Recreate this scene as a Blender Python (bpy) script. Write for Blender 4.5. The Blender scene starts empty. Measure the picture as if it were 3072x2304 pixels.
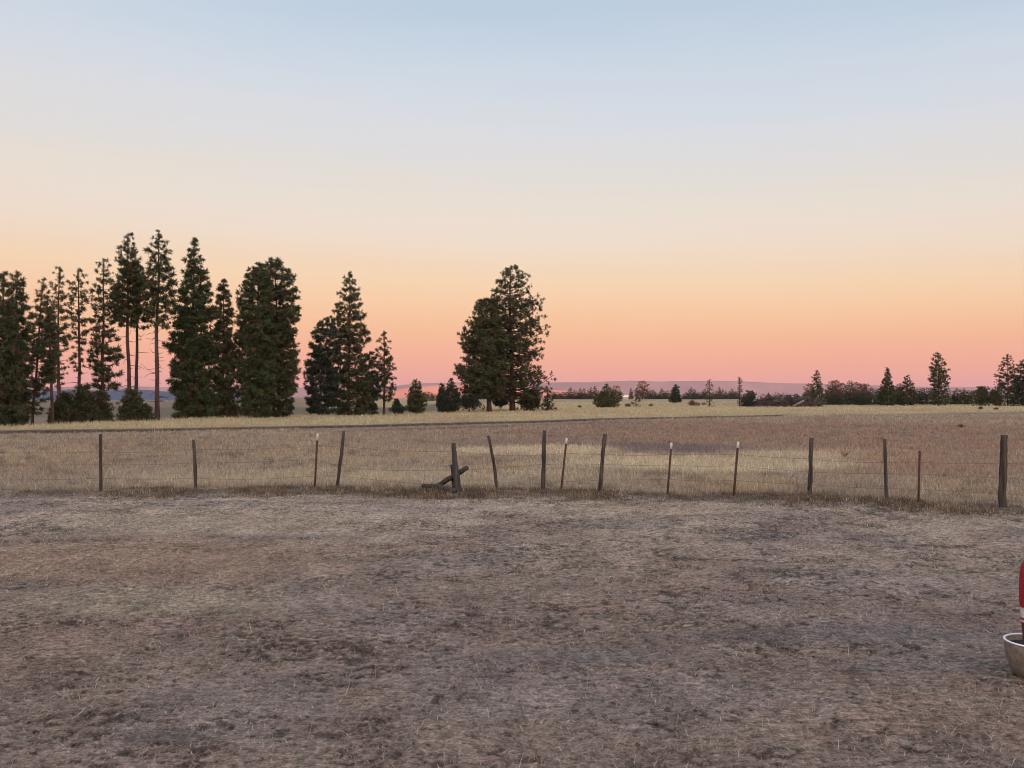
import bpy, math, random
import numpy as np
R = math.radians
F, CX, HY, CZ = 2600.0, 1536.0, 1190.0, 2.1      # focal length (px of the 3072 px photo), centre column, eye-level row, eye height
scene = bpy.context.scene
col = scene.collection

# ------------------------------------------------------------------ camera
cam_d = bpy.data.cameras.new('camera'); cam = bpy.data.objects.new('camera', cam_d); col.objects.link(cam)
cam_d.sensor_width = 36.0; cam_d.lens = 36.0 * F / 3072.0
cam_d.clip_start = 0.1; cam_d.clip_end = 40000
cam.location = (0, 0, CZ); cam.rotation_euler = (R(90) + math.atan((HY - 1152) / F), 0, 0)
scene.camera = cam
scene.render.resolution_x, scene.render.resolution_y = 1024, 768
scene.view_settings.view_transform = 'Standard'; scene.view_settings.look = 'None'
scene.view_settings.exposure = 0.0; scene.view_settings.gamma = 1.0
scene.view_settings.use_curve_mapping = False
scene.cycles.volume_bounces = 0
scene.cycles.filter_width = 1.05
scene.cycles.max_bounces = 5; scene.cycles.diffuse_bounces = 3

# ------------------------------------------------------------------ sky and sun
SUN_EL, SUN_AZ = R(2.6), R(-6)         # low sun behind the camera, a little to the left
def lin(c):
    return tuple((v / 255 / 12.92) if v <= 10 else ((v / 255 + .055) / 1.055) ** 2.4 for v in c)
w = bpy.data.worlds.new('World'); scene.world = w; w.use_nodes = True
nt = w.node_tree; nt.nodes.clear()
def N(t, tree=None):
    return (tree or nt).nodes.new(t)
out = N('ShaderNodeOutputWorld'); bg = N('ShaderNodeBackground'); bg2 = N('ShaderNodeBackground'); add = N('ShaderNodeAddShader')
sky = N('ShaderNodeTexSky'); sky.sky_type = 'NISHITA'; sky.sun_disc = False
sky.sun_elevation = SUN_EL; sky.sun_rotation = R(180) + SUN_AZ
bg2.inputs['Strength'].default_value = 0.05
nt.links.new(sky.outputs[0], bg2.inputs['Color'])
tc = N('ShaderNodeTexCoord'); sep = N('ShaderNodeSeparateXYZ'); nt.links.new(tc.outputs['Generated'], sep.inputs[0])
def M(op, a, b=None, c=None, tree=None, clamp=False):
    n = N('ShaderNodeMath', tree); n.operation = op; n.use_clamp = clamp
    t = tree or nt
    for i, v in enumerate((a, b, c)):
        if v is None: continue
        if isinstance(v, (int, float)): n.inputs[i].default_value = v
        else: t.links.new(v, n.inputs[i])
    return n.outputs[0]
el = M('ARCSINE', sep.outputs['Z'])
k = M('ADD', M('MULTIPLY', sep.outputs['X'], 0.14), 1.0)
mpS = N('ShaderNodeMapping'); mpS.inputs['Scale'].default_value = (1.2, 1.2, 14); nzS = N('ShaderNodeTexNoise'); nzS.inputs['Scale'].default_value = 2.2; nzS.inputs['Detail'].default_value = 3
nt.links.new(tc.outputs['Generated'], mpS.inputs[0]); nt.links.new(mpS.outputs[0], nzS.inputs[0])
k = M('ADD', k, M('MULTIPLY', M('SUBTRACT', nzS.outputs[0], 0.5), 0.14))
e = M('MULTIPLY', M('MULTIPLY', el, k), 1 / R(90), clamp=True)
e = M('POWER', e, 0.5)                   # more room for the stops near the horizon
ramp = N('ShaderNodeValToRGB'); nt.links.new(e, ramp.inputs[0])
stops = [(1200, (207, 144, 148)), (1150, (219, 151, 147)), (1110, (225, 154, 138)), (1080, (228, 157, 141)), (1040, (229, 162, 140)), (1000, (230, 170, 140)), (950, (233, 179, 145)), (900, (234, 188, 155)), (850, (232, 196, 163)), (800, (230, 199, 175)), (750, (228, 204, 186)), (700, (226, 206, 193)), (650, (224, 208, 196)), (600, (221, 209, 198)), (500, (214, 208, 206)), (400, (210, 209, 213)), (300, (203, 208, 216)), (200, (196, 205, 217)), (100, (189, 201, 216)), (0, (180, 196, 213))]
el_s = ramp.color_ramp.elements
pts = [(max(0.0, math.atan((HY - y) / F)) / R(90), c) for y, c in stops] + [(35 / 90, (166, 190, 220)), (0.62, (150, 180, 218)), (1, (135, 170, 214))]
for i, (p, c) in enumerate(pts):
    x = el_s[i] if i < 2 else el_s.new(0.5)
    x.position = math.sqrt(p) if i else 0.0
for i, (p, c) in enumerate(sorted(pts)):
    el_s[i].position = math.sqrt(p); el_s[i].color = (*lin(c), 1)
# brighter, warmer glow on the sunward half of the sky, behind the camera
sd = (math.sin(R(180) + SUN_AZ), math.cos(R(180) + SUN_AZ))
dot = M('ADD', M('MULTIPLY', sep.outputs['X'], sd[0]), M('MULTIPLY', sep.outputs['Y'], sd[1]))
g = M('MULTIPLY', M('ADD', dot, 0.25), 0.8, clamp=True)
g = M('POWER', g, 1.5)
mg = N('ShaderNodeMixRGB'); mg.blend_type = 'ADD'; mg.inputs['Fac'].default_value = 1
sc_ = N('ShaderNodeMixRGB'); sc_.blend_type = 'MIX'; sc_.inputs['Color1'].default_value = (0, 0, 0, 1); sc_.inputs['Color2'].default_value = (2.3, 1.85, 1.6, 1)
nt.links.new(g, sc_.inputs['Fac']); nt.links.new(ramp.outputs[0], mg.inputs['Color1']); nt.links.new(sc_.outputs[0], mg.inputs['Color2'])
nt.links.new(mg.outputs[0], bg.inputs['Color'])
nt.links.new(bg.outputs[0], add.inputs[0]); nt.links.new(bg2.outputs[0], add.inputs[1]); nt.links.new(add.outputs[0], out.inputs[0])
sun_d = bpy.data.lights.new('sun', 'SUN'); sun = bpy.data.objects.new('sun', sun_d); col.objects.link(sun)
sun_d.energy = 4.6; sun_d.angle = R(0.5); sun_d.color = (1.0, 0.42, 0.22)
sun.rotation_euler = (R(90) - SUN_EL, 0, -SUN_AZ * 1.0)     # light travels towards +Y (away from the camera)
sun.location = (0, -50, 80)

# ------------------------------------------------------------------ helpers
def tag(o, label=None, cat=None, group=None, kind=None):
    if label: o['label'] = label
    if cat: o['category'] = cat
    if group: o['group'] = group
    if kind: o['kind'] = kind
    return o
def empty(name, loc):
    o = bpy.data.objects.new(name, None); o.location = loc; o.empty_display_size = .2; col.objects.link(o); return o
def mesh(name, V, Fc, mat, parent=None, colors=None, smooth=False):
    """V (n,3) array, Fc (m,k) array of equal-size faces or list of such arrays"""
    me = bpy.data.meshes.new(name)
    V = np.asarray(V, dtype=np.float32)
    Fs = Fc if isinstance(Fc, list) else [Fc]
    Fs = [np.asarray(f, dtype=np.int32) for f in Fs if len(f)]
    me.vertices.add(len(V)); me.vertices.foreach_set('co', V.ravel())
    nl = sum(f.size for f in Fs); npoly = sum(len(f) for f in Fs)
    me.loops.add(nl); me.polygons.add(npoly)
    me.loops.foreach_set('vertex_index', np.concatenate([f.ravel() for f in Fs]))
    tot = np.concatenate([np.full(len(f), f.shape[1], dtype=np.int32) for f in Fs])
    start = np.concatenate([[0], np.cumsum(tot)[:-1]]).astype(np.int32)
    me.polygons.foreach_set('loop_start', start)
    me.polygons.foreach_set('loop_total', tot)
    if smooth: me.polygons.foreach_set('use_smooth', np.ones(npoly, dtype=bool))
    me.update(calc_edges=True)
    if colors is not None:
        a = me.color_attributes.new('Col', 'FLOAT_COLOR', 'POINT')
        c4 = np.ones((len(V), 4), dtype=np.float32); c4[:, :3] = colors
        a.data.foreach_set('color', c4.ravel())
    me.materials.append(mat)
    o = bpy.data.objects.new(name, me); col.objects.link(o)
    if parent: o.parent = parent
    return o
class Geo:
    def __init__(s): s.V = []; s.F = []; s.T = []; s.n = 0
    def add(s, V, F=(), T=()):
        V = np.asarray(V, float); s.V.append(V)
        if len(F): s.F.append(np.asarray(F) + s.n)
        if len(T): s.T.append(np.asarray(T) + s.n)
        s.n += len(V)
    def tube(s, P, rad, sides=6, jit=0, rng=None, cap=True):
        P = np.asarray(P, float); n = len(P)
        d = np.gradient(P, axis=0); d /= np.linalg.norm(d, axis=1)[:, None] + 1e-9
        ref = np.array([0, 0, 1.0]) if abs(d[0, 2]) < .8 else np.array([1.0, 0, 0])
        a = np.cross(d, ref); a /= np.linalg.norm(a, axis=1)[:, None]; b = np.cross(d, a)
        t = np.linspace(0, 2 * np.pi, sides, endpoint=False)
        rad = np.asarray(rad, float)[:, None]
        rr = rad * np.ones((n, sides))
        if jit: rr = rr * (1 + jit * rng.normal(size=(n, sides)))
        V = P[:, None] + rr[..., None] * (np.cos(t)[None, :, None] * a[:, None] + np.sin(t)[None, :, None] * b[:, None])
        V = V.reshape(-1, 3); F = []
        for i in range(n - 1):
            for j in range(sides):
                k = (j + 1) % sides
                F.append((i * sides + j, i * sides + k, (i + 1) * sides + k, (i + 1) * sides + j))
        T = []
        if cap:
            V = np.vstack([V, P[0], P[-1]])
            for j in range(sides):
                k = (j + 1) % sides
                T.append((n * sides, k, j)); T.append((n * sides + 1, (n - 1) * sides + j, (n - 1) * sides + k))
        s.add(V, F, T)
    def lathe(s, prof, c=(0, 0, 0), sides=32):
        t = np.linspace(0, 2 * np.pi, sides, endpoint=False); V = []
        for r, z in prof:
            V += [(c[0] + r * math.cos(a), c[1] + r * math.sin(a), c[2] + z) for a in t]
        F = [(i * sides + j, i * sides + (j + 1) % sides, (i + 1) * sides + (j + 1) % sides, (i + 1) * sides + j)
             for i in range(len(prof) - 1) for j in range(sides)]
        s.add(V, F)
    def build(s, name, mat, parent=None, smooth=False, colors=None):
        fs = []
        if s.F: fs.append(np.concatenate(s.F))
        if s.T: fs.append(np.concatenate(s.T))
        return mesh(name, np.concatenate(s.V), fs, mat, parent, colors, smooth)

# value noise, vectorised
def _h(ix, iy, seed):
    h = (ix.astype(np.int64) * 374761393 + iy.astype(np.int64) * 668265263 + seed * 1442695041) & 0x7fffffff
    h = ((h ^ (h >> 13)) * 1274126177) & 0x7fffffff
    return ((h ^ (h >> 16)) & 0xffff) / 65535.0
def vnoise(x, y, seed=0):
    ix = np.floor(x); iy = np.floor(y); fx = x - ix; fy = y - iy
    fx = fx * fx * (3 - 2 * fx); fy = fy * fy * (3 - 2 * fy)
    a = _h(ix, iy, seed); b = _h(ix + 1, iy, seed); c = _h(ix, iy + 1, seed); d = _h(ix + 1, iy + 1, seed)
    return (a * (1 - fx) + b * fx) * (1 - fy) + (c * (1 - fx) + d * fx) * fy
def fbm(x, y, seed=0, o=4, g=.5):
    s = 0; a = 1; t = 0
    for i in range(o):
        s = s + a * vnoise(x * 2 ** i + 13.7 * i, y * 2 ** i - 7.1 * i, seed + i); t += a; a *= g
    return s / t
def sstep(a, b, x):
    t = np.clip((x - a) / (b - a), 0, 1); return t * t * (3 - 2 * t)

# ------------------------------------------------------------------ terrain
US = [-1500, 0, 300, 470, 700, 1000, 1240, 1420, 1650, 2280, 2420, 3072, 4500]
BROW = np.interp
def brow(u): return np.interp(u, [-1500, 0, 300, 470, 700, 1000, 1240, 1500, 1700], [44, 51, 60, 67, 77.5, 87, 102, 118, 130])
def track(u): return np.interp(u, [-1500, 0, 500, 924, 1400, 1948, 2400, 3072, 4500], [34, 46.7, 52.5, 58.4, 66.6, 80.9, 95.8, 120, 150])
def height(X, Y):
    X = np.asarray(X, float); Y = np.asarray(Y, float)
    D = np.maximum(Y, 0.5); u = np.clip(CX + F * X / D, -1500, 4500)
    z = np.zeros_like(D)
    Dt = track(u); bank = 1 - sstep(2350, 2650, u)
    z = z + 0.15 * bank * sstep(0, .9, D - Dt)
    left = 1 - sstep(1150, 1420, u)
    Db = brow(u)
    z = z + left * (0.10 * sstep(-14, 0, D - Db) - 2.4 * sstep(0.5, 34, D - Db) - 3 * sstep(200, 1500, D))
    mid = sstep(1300, 1600, u) * (1 - sstep(2260, 2400, u))
    z = z + mid * (0.72 * sstep(140, 400, D) - 7 * sstep(402, 520, D))
    rt = sstep(2260, 2400, u)
    z = z + rt * (-3.5 * sstep(225, 330, D) - 2 * sstep(400, 1500, D))
    z = z + (fbm(X / 14, Y / 14, 5, 3) - .5) * 0.22 * sstep(20, 60, D) * (1 + sstep(100, 400, D))
    # low mound of matted weeds under the fence
    df = D - fence_d(u)
    z = z + 0.06 * np.exp(-((df + .35) / .5) ** 2) * (0.4 + 1.1 * vnoise(X / .9, Y / .9, 41))
    return np.where(Y < 1, 0, z)
def fence_d(u):
    v = np.interp(u, [-1500, 0, 588, 1012, 1376, 1629, 1798, 2001, 2199, 2427, 2659, 2753, 3008, 4500],
                  [1480, 1474, 1470, 1466, 1477, 1473, 1481, 1486, 1492, 1492, 1503, 1508, 1522, 1560])
    return CZ * F / (v - HY)
def micro(X, Y, D):
    a = 1 - sstep(18, 30, D)
    n = .5 * (fbm(X / .35, Y / .35, 11, 4, .55) - .5) - .28 * sstep(.55, .75, clod(X, Y)) + .25 * (fbm(X / .05, Y / .05, 15, 2) - .5)
    m = fbm(X / 1.7, Y / 1.7, 17, 2) - .5
    return a * (n * .045 + m * .05)
def clod(X, Y):
    a = fbm(X / .085, Y / .055, 71, 3, .7); b = fbm(X / .45, Y / .3, 73, 3); c = fbm(X / 1.9, Y / 1.2, 79, 3)
    return a + .40 * (b - .5) + .38 * (c - .5)
def H(x, y): return float(height(np.array([x]), np.array([y]))[0])
def ell(u, v, cu, cv, ru, rv, soft=.5):
    r = np.sqrt(((u - cu) / ru) ** 2 + ((v - cv) / rv) ** 2)
    return 1 - sstep(1 - soft, 1 + soft, r)
def zone(X, Y):
    """dry-grass / soil colour (albedo) of the land at a place"""
    D = np.maximum(Y, .5); u = CX + F * X / D; v = HY + CZ * F / D
    n1 = fbm(X / 2.6, Y / 5.0, 3, 4); n2 = fbm(X / 7.0, Y / 12.0, 23, 3); n3 = fbm(X / .5, Y / .6, 31, 3)
    amp = np.clip(D / 20, .3, 1.3)
    uw = u + (n1 - .5) * 260 + (n3 - .5) * 60; vw = v + (n2 - .5) * 34 * np.clip(v - HY, 10, 60) / 60 + (n3 - .5) * 16 * np.clip(v - HY, 0, 80) / 80
    c = np.zeros(X.shape + (3,))
    def mix(c, colr, m): return c * (1 - m[..., None]) + np.array(colr) * m[..., None]
    c = c + np.array(TRAMPLED)
    # yard: greyer in the near half, more straw near the fence
    c = mix(c, (.375, .30, .232), sstep(6.5, 15, D + (n1 - .5) * 5))
    c = mix(c, (.225, .175, .15), .5 * sstep(.54, .68, fbm(X / 1.3, Y / 1.6, 61, 3)))
    c = mix(c, (.25, .215, .195), .35 * sstep(.55, .66, fbm(X / 1.1, Y / 1.0, 67, 3)))
    c = mix(c, (.255, .17, .13), .35 * sstep(.58, .68, fbm(X / .9, Y / .8, 69, 3)))
    cl = clod(X, Y)
    c = c * (1 - .60 * sstep(.575, .66, cl))[..., None]
    c = mix(c, (.27, .18, .115), .55 * ell(uw, vw, 420, 1680, 600, 70))
    c = mix(c, (.40, .325, .22), .4 * ell(uw, vw, 620, 1560, 420, 35))
    c = mix(c, (.35, .29, .20), .5 * ell(uw, vw, 450, 1800, 360, 40))
    c = mix(c, (.43, .34, .23), .4 * ell(uw, vw, 1900, 1530, 360, 20))
    c = mix(c, (.15, .135, .13), .6 * ell(uw, vw, 2500, 1905, 520, 26))
    c = mix(c, (.16, .145, .14), .5 * ell(uw, vw, 1700, 1960, 350, 26))
    c = mix(c, (.16, .145, .14), .5 * ell(uw, vw, 2700, 2000, 250, 24))
    c = mix(c, (.12, .10, .09), .7 * ell(uw, vw, 480, 2205, 130, 22))
    # field beyond the fence
    f = sstep(-.3, .5, D - fence_d(u))
    fc = np.zeros_like(c) + np.array((.27, .22, .165))
    fc = mix(fc, (.32, .25, .17), sstep(.45, .7, n1) * .8)
    fc = mix(fc, (.25, .185, .135), sstep(.52, .7, n2) * .7)
    red = ell(uw, vw, 2350, 1308, 1150, 42, .35)
    red = np.maximum(red, .55 * ell(uw, vw, 420, 1330, 260, 18))
    fc = mix(fc, (.24, .165, .125), .68 * red)
    fc = fc * (1 - .4 * sstep(.60, .72, fbm(X / .45, Y / .6, 83, 3) + .3 * (n1 - .5)))[..., None]
    fc = mix(fc, (.26, .17, .12), .5 * ell(uw, vw, 2800, 1380, 600, 50))
    fc = mix(fc, (.15, .12, .12), .85 * ell(uw, vw, 2000, 1354, 240, 17, .35))
    fc = mix(fc, (.20, .16, .145), .6 * ell(uw, vw, 1500, 1331, 260, 7))
    cream = np.maximum(ell(uw, vw, 1620, 1362, 270, 15, .35), ell(uw, vw, 2120, 1392, 470, 20, .35))
    cream = np.maximum(cream, .8 * ell(uw, vw, 2420, 1368, 200, 17)); cream = np.maximum(cream, .5 * ell(uw, vw, 1100, 1430, 700, 24))
    cream *= 1 - .85 * ell(uw, vw, 2000, 1352, 200, 14, .35)
    fc = mix(fc, (.45, .385, .26), .9 * cream * (.75 + .5 * (fbm(X / 2.2, Y / 1.2, 87, 3) - .3)).clip(0, 1))
    # track, bank and the pale strip behind it
    dt = D - track(u)
    mu = sstep(2700, 2400, u)
    fc = mix(fc, (.25, .20, .165), .75 * sstep(-5.5, -4.5, dt) * (1 - sstep(-1.2, 0, dt)) * mu * sstep(700, 1100, u) * (1 - sstep(1600, 1900, u)))
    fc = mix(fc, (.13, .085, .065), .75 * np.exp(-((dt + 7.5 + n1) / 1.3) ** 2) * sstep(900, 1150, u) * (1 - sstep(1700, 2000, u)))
    strip = sstep(.4, 1.6, dt); strip = np.where(u > 2350, sstep(-6, 4, dt + (n2 - .5) * 14), strip)
    sc = np.zeros_like(c) + np.array((.39, .325, .195))
    sc = mix(sc, (.34, .255, .17), sstep(.5, .7, fbm(X / 6, Y / 10, 77, 3)) * .7)
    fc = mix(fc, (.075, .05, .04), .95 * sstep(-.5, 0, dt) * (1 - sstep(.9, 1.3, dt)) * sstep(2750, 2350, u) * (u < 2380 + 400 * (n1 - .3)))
    fc = fc * (1 - strip[..., None]) + sc * strip[..., None]
    # land behind the brow on the left
    lf = 1 - sstep(1250, 1560, u)
    beh = lf * sstep(3, 16, D - brow(u))
    bc = np.zeros_like(c) + np.array((.24, .185, .135))
    bc = mix(bc, (.40, .31, .17), sstep(1000, 1240, u) * (1 - sstep(165, 185, D)))
    bc = mix(bc, (.155, .135, .095), sstep(168, 190, D) * (1 - sstep(330, 380, D)) * .8)
    bc = mix(bc, (.42, .32, .17), sstep(330, 380, D) * sstep(850, 1050, u))
    fc = fc * (1 - beh[..., None]) + bc * beh[..., None]
    c = c * (1 - f[..., None]) + fc * f[..., None]
    # dark weedy strip along the fence
    ws = np.exp(-((D - fence_d(u) + .45) / .55) ** 2) * (.55 + .6 * sstep(.35, .65, vnoise(X / 1.4, Y / 3, 91)))
    c = mix(c, (.125, .10, .075), np.clip(ws * 1.0, 0, 1))
    return c
TRAMPLED = (.228, .176, .140)

# ------------------------------------------------------------------ materials
def mat(name, rough=.9, spec=.2):
    m = bpy.data.materials.new(name); m.use_nodes = True
    b = m.node_tree.nodes['Principled BSDF']; b.inputs['Roughness'].default_value = rough
    b.inputs['Specular IOR Level'].default_value = spec
    return m, m.node_tree, b
def noise_mat(name, c1, c2, scale=8, rough=.9, spec=.2, stretch=(1, 1, 1), bump=0, metal=0, detail=5):
    m, t, b = mat(name, rough, spec)
    tcn = t.nodes.new('ShaderNodeTexCoord'); mp = t.nodes.new('ShaderNodeMapping'); nz = t.nodes.new('ShaderNodeTexNoise'); rp = t.nodes.new('ShaderNodeValToRGB')
    mp.inputs['Scale'].default_value = stretch; nz.inputs['Scale'].default_value = scale; nz.inputs['Detail'].default_value = detail
    t.links.new(tcn.outputs['Object'], mp.inputs[0]); t.links.new(mp.outputs[0], nz.inputs[0]); t.links.new(nz.outputs[0], rp.inputs[0])
    rp.color_ramp.elements[0].position = .32; rp.color_ramp.elements[1].position = .68
    rp.color_ramp.elements[0].color = (*c1, 1); rp.color_ramp.elements[1].color = (*c2, 1)
    t.links.new(rp.outputs[0], b.inputs['Base Color']); b.inputs['Metallic'].default_value = metal
    if bump:
        bp = t.nodes.new('ShaderNodeBump'); bp.inputs['Strength'].default_value = 1; bp.inputs['Distance'].default_value = bump
        t.links.new(nz.outputs[0], bp.inputs['Height']); t.links.new(bp.outputs[0], b.inputs['Normal'])
    return m
def col_mat(name, rough=.9, spec=.1, sheen=0):
    m, t, b = mat(name, rough, spec)
    a = t.nodes.new('ShaderNodeVertexColor'); a.layer_name = 'Col'
    t.links.new(a.outputs[0], b.inputs['Base Color'])
    return m
m_grass = col_mat('dry_grass')
m_needles = col_mat('pine_needles', .75, .15)
m_bark = noise_mat('pine_bark', (.04, .024, .022), (.105, .052, .045), 3, stretch=(1, 1, .3), bump=.02)
m_wood = noise_mat('weathered_wood', (.022, .018, .017), (.085, .065, .056), 16, stretch=(1, 1, .12), bump=.006)
m_moss = noise_mat('mossy_wood', (.030, .027, .025), (.080, .074, .066), 14, stretch=(1, 1, .15), bump=.008)
m_rust = noise_mat('rusty_steel', (.045, .025, .021), (.10, .045, .034), 30, rough=.7)
m_white = noise_mat('white_paint', (.42, .40, .37), (.62, .60, .56), 40, rough=.5)
m_fadewhite = noise_mat('faded_paint', (.42, .34, .25), (.62, .52, .4), 40, rough=.7)
m_wire = noise_mat('rusty_wire', (.07, .04, .032), (.15, .09, .07), 60, rough=.6)
m_snag = noise_mat('grey_deadwood', (.10, .085, .08), (.26, .225, .20), 5, stretch=(1, 1, .2), bump=.02)
m_brush = noise_mat('dark_brushwood', (.022, .018, .018), (.15, .115, .10), 2.2)

def ground_mat():
    m, t, b = mat('dry_ground', .95, .05)
    a = t.nodes.new('ShaderNodeVertexColor'); a.layer_name = 'Col'
    tcn = t.nodes.new('ShaderNodeTexCoord')
    def nz(scale, det, sx=1, sy=1, rough=.6):
        mp = t.nodes.new('ShaderNodeMapping'); mp.inputs['Scale'].default_value = (sx, sy, 1)
        n = t.nodes.new('ShaderNodeTexNoise'); n.inputs['Scale'].default_value = scale; n.inputs['Detail'].default_value = det; n.inputs['Roughness'].default_value = rough
        t.links.new(tcn.outputs['Object'], mp.inputs[0]); t.links.new(mp.outputs[0], n.inputs[0]); return n.outputs[0]
    def ramp_(src, p0, v0, p1, v1):
        r = t.nodes.new('ShaderNodeMapRange'); r.inputs[1].default_value = p0; r.inputs[2].default_value = p1
        r.inputs[3].default_value = v0; r.inputs[4].default_value = v1; t.links.new(src, r.inputs[0]); return r.outputs[0]
    n1 = nz(1.6, 8, 1, .8, .7); n2 = nz(14, 6, .8, 1.1, .7); n3 = nz(42, 4, .7, 1.3, .75)
    f1 = ramp_(n1, .35, .62, .65, 1.28); f2 = ramp_(n2, .38, .50, .62, 1.30); f3 = ramp_(n3, .36, .44, .64, 1.46)
    f = M('MULTIPLY', M('MULTIPLY', f1, f2, tree=t), f3, tree=t)
    vm = t.nodes.new('ShaderNodeVectorMath'); vm.operation = 'SCALE'
    t.links.new(a.outputs[0], vm.inputs[0]); t.links.new(f, vm.inputs['Scale'])
    # faint colour drift between olive, mauve and rust litter
    hn = nz(3.1, 5); hr = t.nodes.new('ShaderNodeValToRGB'); t.links.new(hn, hr.inputs[0])
    e0 = hr.color_ramp.elements; e0[0].position = .3; e0[0].color = (.97, 1.0, .98, 1); e0[1].position = .7; e0[1].color = (1.06, .97, .94, 1)
    mm = t.nodes.new('ShaderNodeMixRGB'); mm.blend_type = 'MULTIPLY'; mm.inputs[0].default_value = 1
    t.links.new(vm.outputs[0], mm.inputs[1]); t.links.new(hr.outputs[0], mm.inputs[2])
    t.links.new(mm.outputs[0], b.inputs['Base Color'])
    bp = t.nodes.new('ShaderNodeBump'); bp.inputs['Strength'].default_value = .8; bp.inputs['Distance'].default_value = .02
    t.links.new(n2, bp.inputs['Height']); t.links.new(bp.outputs[0], b.inputs['Normal'])
    return m
m_ground = ground_mat()

# ------------------------------------------------------------------ ground sheet: fan in front (fine), ring behind (coarse)
def build_ground():
    Ys = [1.2]
    while Ys[-1] < 9200:
        y = Ys[-1]; Ys.append(y * (1.0032 if 3.5 < y < 22 else 1.009 if y < 170 else 1.02))
    Ys = np.array(Ys)
    un = np.concatenate([np.linspace(-1500, -260, 30, endpoint=False), np.linspace(-260, 3332, 900), np.linspace(3332, 4572, 31)[1:]])
    Y, U = np.meshgrid(Ys, un, indexing='ij'); X = (U - CX) / F * Y
    Z = height(X, Y) + micro(X, Y, Y)
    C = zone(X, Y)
    nr, nc = Y.shape
    V = np.stack([X, Y, Z], -1).reshape(-1, 3)
    i = np.arange(nr - 1)[:, None] * nc + np.arange(nc - 1)[None]; i = i.ravel()
    Fc = np.stack([i, i + 1, i + nc + 1, i + nc], -1)
    C = C.reshape(-1, 3)
    # the rest of the plain: behind and beside, joined as part of the same sheet (coarse polygons)
    x0, x1 = (un[0] - CX) / F, (un[-1] - CX) / F
    nb = len(V); near, far = Ys[0], Ys[-1]
    l = np.arange(nr) * nc; r = l + nc - 1
    W = 9400
    LV = np.stack([np.minimum(-60.0, x0 * Ys * 1.0 - 60), Ys * 1.0, np.zeros(nr)], -1); LV[:, 0] = -W
    RV = LV.copy(); RV[:, 0] = W
    BV = np.array([[-W, -W, 0], [W, -W, 0], [x0 * near, -W, 0], [x1 * near, -W, 0]], float)
    V = np.vstack([V, LV, RV, BV])
    lw = nb + np.arange(nr); rw = nb + nr + np.arange(nr)
    Q1 = np.stack([lw[:-1], l[:-1], l[1:], lw[1:]], -1); Q2 = np.stack([r[:-1], rw[:-1], rw[1:], r[1:]], -1)
    B = nb + 2 * nr
    Q3 = np.array([[B, B + 2, l[0], lw[0]], [B + 3, B + 1, rw[0], r[0]]])
    gone = np.array((.30, .22, .14))
    C = np.vstack([C, np.tile(gone, (2 * nr + 4, 1))])
    # middle strip behind the camera, as triangles fanned along the near edge
    T = [(B + 2, B + 3, nc - 1)] + [(B + 2, j + 1, j) for j in range(nc - 1)]
    o = mesh('ground', V, [np.vstack([Fc, Q1, Q2, Q3]), np.array(T)], m_ground, colors=C, smooth=True)
    tag(o, kind='structure')
build_ground()

# ------------------------------------------------------------------ grass (stuff)
def blades(name, X, Y, L, Wd, tilt, C, seed, z0=None, bend=.3):
    rng = np.random.default_rng(seed); n = len(X)
    Z = height(X, Y) + micro(X, Y, Y) - .004 if z0 is None else z0
    a = rng.uniform(0, 2 * np.pi, n)
    d = np.stack([np.cos(a) * np.cos(tilt), np.sin(a) * np.cos(tilt), np.sin(tilt)], -1)
    pa = rng.uniform(0, 2 * np.pi, n)
    p = np.stack([np.cos(pa), np.sin(pa) * .3, np.zeros(n)], -1); p /= np.linalg.norm(p, axis=1)[:, None]
    P = np.stack([X, Y, Z], -1); Wv = p * (Wd / 2)[:, None]
    mid = P + d * (L * .55)[:, None]
    tip = P + d * L[:, None]; tip[:, 2] -= L * bend * rng.uniform(0, 1, n) * np.cos(tilt)
    V = np.stack([P - Wv, P + Wv, mid + Wv * .8, mid - Wv * .8, tip], 1).reshape(-1, 3)
    b = np.arange(n) * 5
    Q = np.stack([b, b + 1, b + 2, b + 3], -1); T = np.stack([b + 3, b + 2, b + 4], -1)
    C = np.repeat(C, 5, axis=0)
    return mesh(name, V, [Q, T], m_grass, colors=C)
def scatter(rng, n, y0, y1, power, pad=220):
    """random places in the view fan between depths y0 and y1; power sets how density falls with depth"""
    t = rng.uniform(0, 1, n)
    if abs(power) < 1e-6: Y = y0 * (y1 / y0) ** t
    else: Y = (y0 ** power + t * (y1 ** power - y0 ** power)) ** (1 / power)
    U = rng.uniform(-pad, 3072 + pad, n)
    return (U - CX) / F * Y, Y
def tint(C, rng, s=.25, hue=.06):
    n = len(C); v = np.exp(rng.normal(0, s, n))[:, None]
    h = 1 + rng.normal(0, hue, (n, 3))
    return np.clip(C * v * h, .01, .75)

rng = np.random.default_rng(7)
# matted short grass of the yard
X, Y = scatter(rng, 760000, 4.2, 19.5, .35)
uu = CX + F * X / Y
dens = fbm(X / .28, Y / .28, 101, 3) * .6 + fbm(X / 1.2, Y / 1.2, 131, 2) * .4
keep = (rng.uniform(0, 1, len(X)) < .3 + .8 * sstep(.36, .6, dens)) & (rng.uniform(0, 1, len(X)) > .5 * sstep(.58, .7, clod(X, Y))) & (Y < fence_d(uu) + .4)
X, Y = X[keep], Y[keep]; n = len(X)
L = rng.uniform(.018, .055, n) * (1 + .8 * (rng.uniform(0, 1, n) > .93)); Wd = rng.uniform(.0022, .0052, n) * (Y / 7) ** .8
C = tint(zone(X, Y) * 1.08, rng, .44, .07); C = np.where((rng.uniform(0, 1, n) < .07)[:, None], np.minimum(C * 1.45, .5), C)
o = blades('trampled_grass', X, Y, L, Wd, np.abs(rng.normal(.16, .28, n)), C, 8)
tag(o, 'short matted dry grass of the trampled yard before the fence', 'grass', kind='stuff')
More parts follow.
